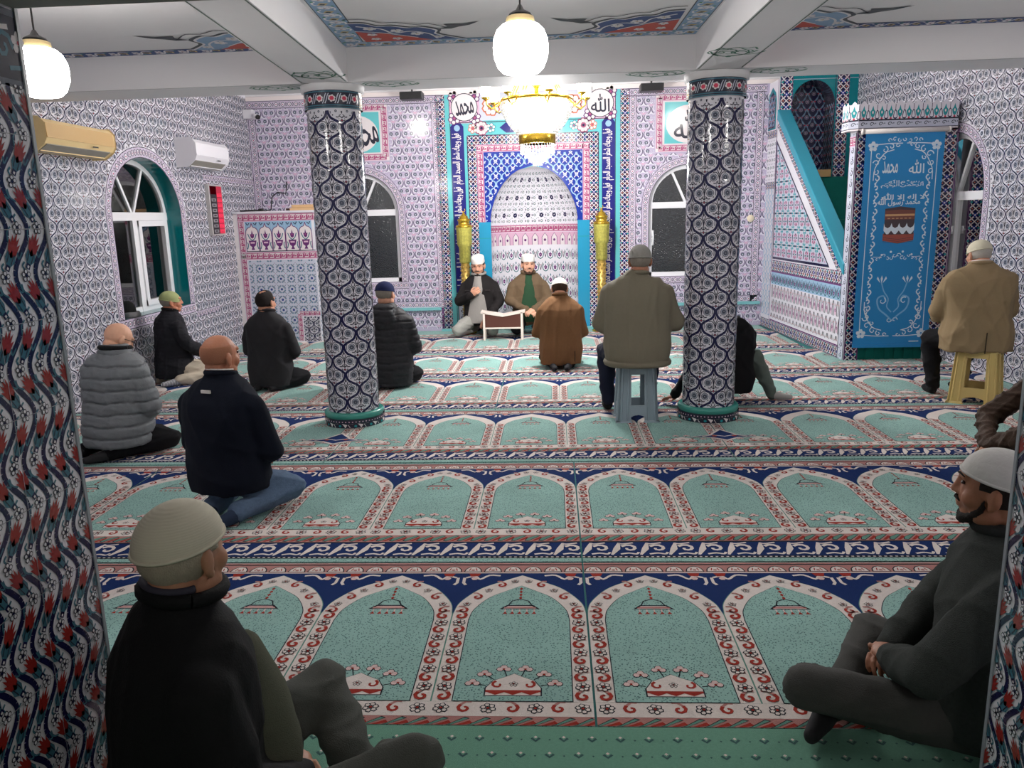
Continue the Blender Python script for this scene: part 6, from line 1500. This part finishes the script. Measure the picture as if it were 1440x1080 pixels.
# H - left man facing the room
bj = cloth('black_denim_jacket', (30, 27, 28), .85, (260, .3), .1); ltr = cloth('light_grey_trousers', (158, 158, 152)); gsh = cloth('grey_shirt', (146, 142, 138)); wc = cloth('white_cap', (230, 226, 220), .8, (200, .2), .03)
def facing(loc, rz, label, s, sk, top, disp, trou, shirt, cm, hm, arms, hrot, finger, pitch, yaw, legs, shirtw=.075, collar=None, roll=0.):
    p, M, ly, gm = person(loc, rz, label, sk, s, lean=.02, top=top, topname='open_jacket', disp=disp, trou=trou, hem=.12, head=(0, .06, .865), pitch=pitch, yaw=yaw, roll=roll, arms=arms, hrot=hrot, finger=finger, arm_r=(.068, .062, .05, .042), hair=[dict(p=lambda x, y, z: z < .6 and y < .5 and z > -.45 and not (y > .15 and z < -.05), m=hm, t=.045)], beard=hm, cap=lambda b, M: cap_pill(b, M, cm), collar=collar, collar_r=.08, legs=legs)
    m = MB(); n = 14; V = []
    for k in range(n):
        t = k/(n-1); z = .16+t*.60; yy_ = ly(z)+np.interp(z, [.12, .22, .34, .46, .58, .655, .70, .78], [.185, .178, .163, .152, .147, .133, .112, .075])+.004
        w_ = shirtw*(2.1-1.6*t) if t < .85 else shirtw*.62
        V += [(-w_, yy_-.018, z), (-w_*.5, yy_+.006, z), (w_*.5, yy_+.006, z), (w_, yy_-.018, z)]
    V += [(x, y-.05, z) for x, y, z in V]; N = n*4; F_ = []
    for k in range(n-1):
        for q in range(3): a = k*4+q; F_.append((a, a+4, a+5, a+1)); F_.append((N+a, N+a+1, N+a+5, N+a+4))
    m.add(V, F_); m.build('shirt_front', shirt, p, True)
    return p, M
p, M = facing((-1.02, 10.90), pi-.12, 'bearded man in a black jacket facing the room left of the book rest', 1.10, (206, 152, 126), bj, folds(.006, 9, (1, 1, .6), 71), ltr, gsh, wc, m_hd,
    [[(-.185, .02, .60), (-.26, .06, .42), (-.16, .33, .24)], [(.185, .02, .60), (.25, .08, .43), (.07, .22, .52)]], [((.4, .8, -.5), (0, .4, 1)), ((-.75, .2, .45), (-.2, 1, .0))], (.5, .9), -.25, .05,
    [[(-.09, 0, .20), (-.22, .34, .10), (-.1, -.1, .06)], [(.09, 0, .20), (.22, .36, .10), (.1, -.1, .06)]], .07, gsh)
for q in (-1, 1): MB().box(q*.13-.03, q*.13+.03, .14, .155, .565, .572).build('pocket_flap', mat('jacket_seam', (52, 46, 46), .8), p)
bro = cloth('brown_field_jacket', (104, 86, 66), .85, (240, .3), .1); grs = cloth('green_sweater', (42, 72, 50))
p, M = facing((-.35, 10.95), pi+.10, 'bearded man in a green sweater facing the room right of the book rest', 1.10, (214, 160, 134), bro, folds(.006, 9, (1, 1, .6), 81), black_tr, grs, wc, m_hb,
    [[(-.185, .02, .60), (-.26, .08, .42), (-.05, .33, .34)], [(.185, .02, .60), (.25, .08, .42), (.05, .33, .33)]], [((.8, .5, -.3), (0, .6, 1)), ((-.8, .5, -.3), (0, .6, 1))], (.7, .7), -.08, .12,
    [[(-.09, 0, .20), (-.18, .36, .10), (-.1, -.1, .06)], [(.09, 0, .20), (.18, .36, .10), (.1, -.1, .06)]], .065, bro)
# L - man leaning on his hand behind the right column
bh = cloth('black_hoodie', (20, 20, 23), .9, (240, .3), .08); gtr = cloth('grey_green_trousers', (96, 106, 100))
p, M, ly, gm = person((1.50, 6.66), .30, 'man in a black hooded top propped on one hand behind the right column', (168, 108, 82), .94, pose='kneel', lean=-.0, top=bh, topname='hooded_top', disp=folds(.007, 8, (1, 1, .6), 91), trou=gtr, hem=.10, pitch=-.5, head=(-.12, .18, .78), width=1.0, hair=[dict(p=hairband, m=m_hd, t=.05)], extra=lambda g: ico(g, (0, -.07, .70), (.11, .08, .09), 16, 10),
    arms=[[(-.185, .0, .655), (-.40, -.06, .38), (-.56, -.02, .11)], [(.185, .02, .60), (.22, .10, .42), (.10, .32, .28)]], hrot=[((-.25, .9, -.3), (0, .3, 1)), None], finger=(.25, .5),
    legs=[[(-.05, 0, .17), (-.2, .42, .09), (-.1, .0, .06)], [(.06, .10, .16), (.23, -.02, .40), (.36, -.10, .06)]], foot=cloth('light_grey_sock', (170, 168, 164)))
# N - brown jacket at the right edge
brn = cloth('dark_brown_jacket', (66, 50, 40), .6, (60, .5), .15); dbt = cloth('dark_brown_trousers', (60, 48, 42))
p, M, ly, gm = person((2.98, 4.60), 1.45, 'man in a wrinkled dark brown jacket sitting at the right edge behind the white cap', (180, 130, 104), .95, pose='cross', lean=.12, top=brn, topname='leather_jacket', disp=folds(.01, 14, (1, 1, 1), 101), trou=dbt, hem=.12, pitch=-.3, head=(0, .12, .83), hair=[dict(p=hairband, m=m_hd, t=.05)], arms=[[(-.185, .04, .62), (-.22, .26, .36), (-.02, .40, .22)], [(.185, .04, .62), (.26, .34, .33), (.0, .44, .20)]], arm_r=(.075, .07, .055, .045))
# B - fleece man at the right, seen from the side
flc = cloth('grey_fleece', (66, 70, 68), .97, (420, .8), .3); dgt = cloth('dark_grey_trousers', (72, 72, 70), .9, (300, .3), .1); wsc = cloth('white_stiff_cap', (206, 204, 200), .8, (40, .3), .03)
p, M, ly, gm = person((1.27, 2.15), 1.15, 'bearded man in a grey fleece and white skull cap sitting against the right door jamb', (158, 106, 80), .97, pose='cross', lean=-.02, top=flc, topname='fleece', disp=folds(.006, 8, (1, 1, .8), 111), trou=dgt, hem=.12, yaw=-.25, pitch=.02, head=(0, .04, .84), width=1.1, depth=1.12, arm_r=(.082, .074, .058, .046), vox=.009, collar=cloth('dark_rib_collar', (44, 46, 46)), collar_r=.078, hair=[dict(p=lambda x, y, z: z < .6 and y < .45 and z > -.6 and not (y > .05 and z < -.1), m=m_hd, t=.04)], beard=m_hd,
    cap=lambda b, M: cap_round(b, M, wsc, tilt=.18, r=(.087, .108, .088), cut=.0, cz=.035), arms=[[(-.185, .0, .59), (-.27, .18, .36), (-.05, .28, .27)], [(.185, .0, .59), (.27, .14, .36), (.06, .28, .26)]], finger=(.9, .9), hrot=[((1, .3, 0), (0, .3, 1)), ((-1, .3, 0), (0, .3, 1))],
    legs=[[(-.10, .02, .13), (-.20, .50, .20), (.02, .40, .06)], [(.10, .02, .13), (.34, .34, .14), (-.06, .44, .06)]])
# A - man in the near left corner
m_hg2 = cloth('silver_hair', (176, 164, 148), .9, (300, .5), .2)
anor = cloth('black_anorak', (16, 17, 20), .8, (200, .2), .05); gtr2 = cloth('grey_twill', (84, 86, 82), .9, (300, .3), .08); kn = cloth('cream_kufi', (214, 208, 190), .95, (60, .2), .04); swt = cloth('olive_grey_sweater', (92, 94, 80), .95, (400, .5), .1)
ktc = kn.node_tree; wv = ktc.nodes.new('ShaderNodeTexWave'); wv.inputs['Scale'].default_value = 60; wv.inputs['Distortion'].default_value = 1.5; tc = ktc.nodes.new('ShaderNodeTexCoord'); bp = ktc.nodes.new('ShaderNodeBump'); bp.inputs['Strength'].default_value = .16; bp.inputs['Distance'].default_value = .003
wv.bands_direction = 'Z'; ktc.links.new(tc.outputs['Object'], wv.inputs['Vector']); ktc.links.new(wv.outputs['Fac'], bp.inputs['Height']); ktc.links.new(bp.outputs[0], ktc.nodes['Principled BSDF'].inputs['Normal'])
p, M, ly, gm = person((-.90, 1.62), -.95, 'man in a black anorak and cream knitted kufi sitting in the near left corner', (178, 128, 102), 1.02, pose='cross', lean=.04, top=anor, topname='anorak', disp=folds(.007, 7, (1, 1, .5), 121), trou=gtr2, hem=.06, yaw=.62, pitch=-.02, head=(0, .05, .845), width=1.12, depth=1.15, arm_r=(.08, .075, .06, .05), vox=.009, collar=anor, collar_r=.084, collar_dz=.022, hrot=[((1, .2, 0), (0, .3, 1)), ((-1, .2, 0), (0, .3, 1))], hair=[dict(p=lambda x, y, z: z < .35 and y < .45 and z > -.93 and not (y > .05 and z < -.15), m=m_hg2, t=.02, j=.02)],
    cap=lambda b, M: cap_round(b, M, kn, tilt=.10, r=(.088, .107, .092), cut=-.02, cz=.034), foot=cloth('dark_sock2', (50, 50, 52)),
    legs=[[(-.10, .02, .14), (-.26, .42, .24), (.06, .42, .06)], [(.10, .02, .13), (.20, .50, .235), (-.02, .46, .07)]], arms=[[(-.185, .02, .59), (-.25, .10, .37), (-.04, .24, .24)], [(.185, .02, .59), (.25, .06, .36), (.06, .24, .22)]])
chk = mat('checked_collar', (52, 50, 66), .8); MB().tube([(.075*cos(a), .03+.070*sin(a), .787-.008*sin(a)) for a in np.linspace(-pi*1.1, pi*.1, 22)], .010, 6).build('shirt_collar', chk, p, True)
sw_ = MB(); loft(sw_, [(0, .05, .14, .15, .20), (0, .06, .28, .14, .21), (0, .05, .46, .12, .19), (0, .04, .60, .09, .15)]); remeshed('sweater', sw_, .012, swt, p, folds(.006, 9, (1, 1, .6), 130), 3)
# ------------------------------------------------------------------ light and camera
w = bpy.data.worlds.new('night'); SC.world = w; w.use_nodes = True
w.node_tree.nodes['Background'].inputs[0].default_value = (.035, .042, .055, 1); w.node_tree.nodes['Background'].inputs[1].default_value = .5
def lamp(name, loc, power, r=.1, colr=(1, .975, .95)):
    l = bpy.data.lights.new(name, 'POINT'); l.energy = power; l.shadow_soft_size = r; l.color = colr
    o = bpy.data.objects.new(name, l); o.location = loc; COL.objects.link(o); return o
def ceiling_light(name, loc, power, sx, sy, colr=(1, .98, .95)):
    l = bpy.data.lights.new(name, 'AREA'); l.shape = 'RECTANGLE'; l.size = sx; l.size_y = sy; l.energy = power; l.color = colr
    o = bpy.data.objects.new(name, l); o.location = loc; COL.objects.link(o); return o
lamp('chandelier_light', (-.15, 8.7, 2.12), 150, .14)
lamp('chandelier_up_light', (-.15, 8.7, 3.1), 55, .3)
lamp('lobby_light', (.3, -1.2, 2.45), 22, .12)
ca = bpy.data.cameras.new('camera'); co = bpy.data.objects.new('camera', ca); COL.objects.link(co); SC.camera = co
ca.sensor_fit = 'HORIZONTAL'; ca.sensor_width = 36.; ca.lens = 1105.97/1440*36; ca.clip_start = .02
Mc = [[0.9984159709656933, 0.050288385072071104, -0.02523147335124757], [-0.014166665573993176, -0.20930825858755586, -0.9777470830810795], [-0.05445047756582358, 0.9765557491581768, -0.2082642894952608]]
R3_ = Matrix((Mc[0], [-v for v in Mc[1]], [-v for v in Mc[2]])).transposed()
co.matrix_world = Matrix.Translation((0, 0, 1.6))@R3_.to_4x4()
SC.view_settings.view_transform = 'Standard'; SC.view_settings.look = 'None'; SC.view_settings.gamma = 1; SC.view_settings.exposure = .8
SC.view_settings.use_curve_mapping = False
SC.cycles.max_bounces = 8; SC.cycles.diffuse_bounces = 5; SC.cycles.glossy_bounces = 3; SC.cycles.transmission_bounces = 4; SC.cycles.transparent_max_bounces = 8; SC.cycles.caustics_reflective = False; SC.cycles.caustics_refractive = False
SC.cycles.use_denoising = True; SC.cycles.sample_clamp_indirect = 6.
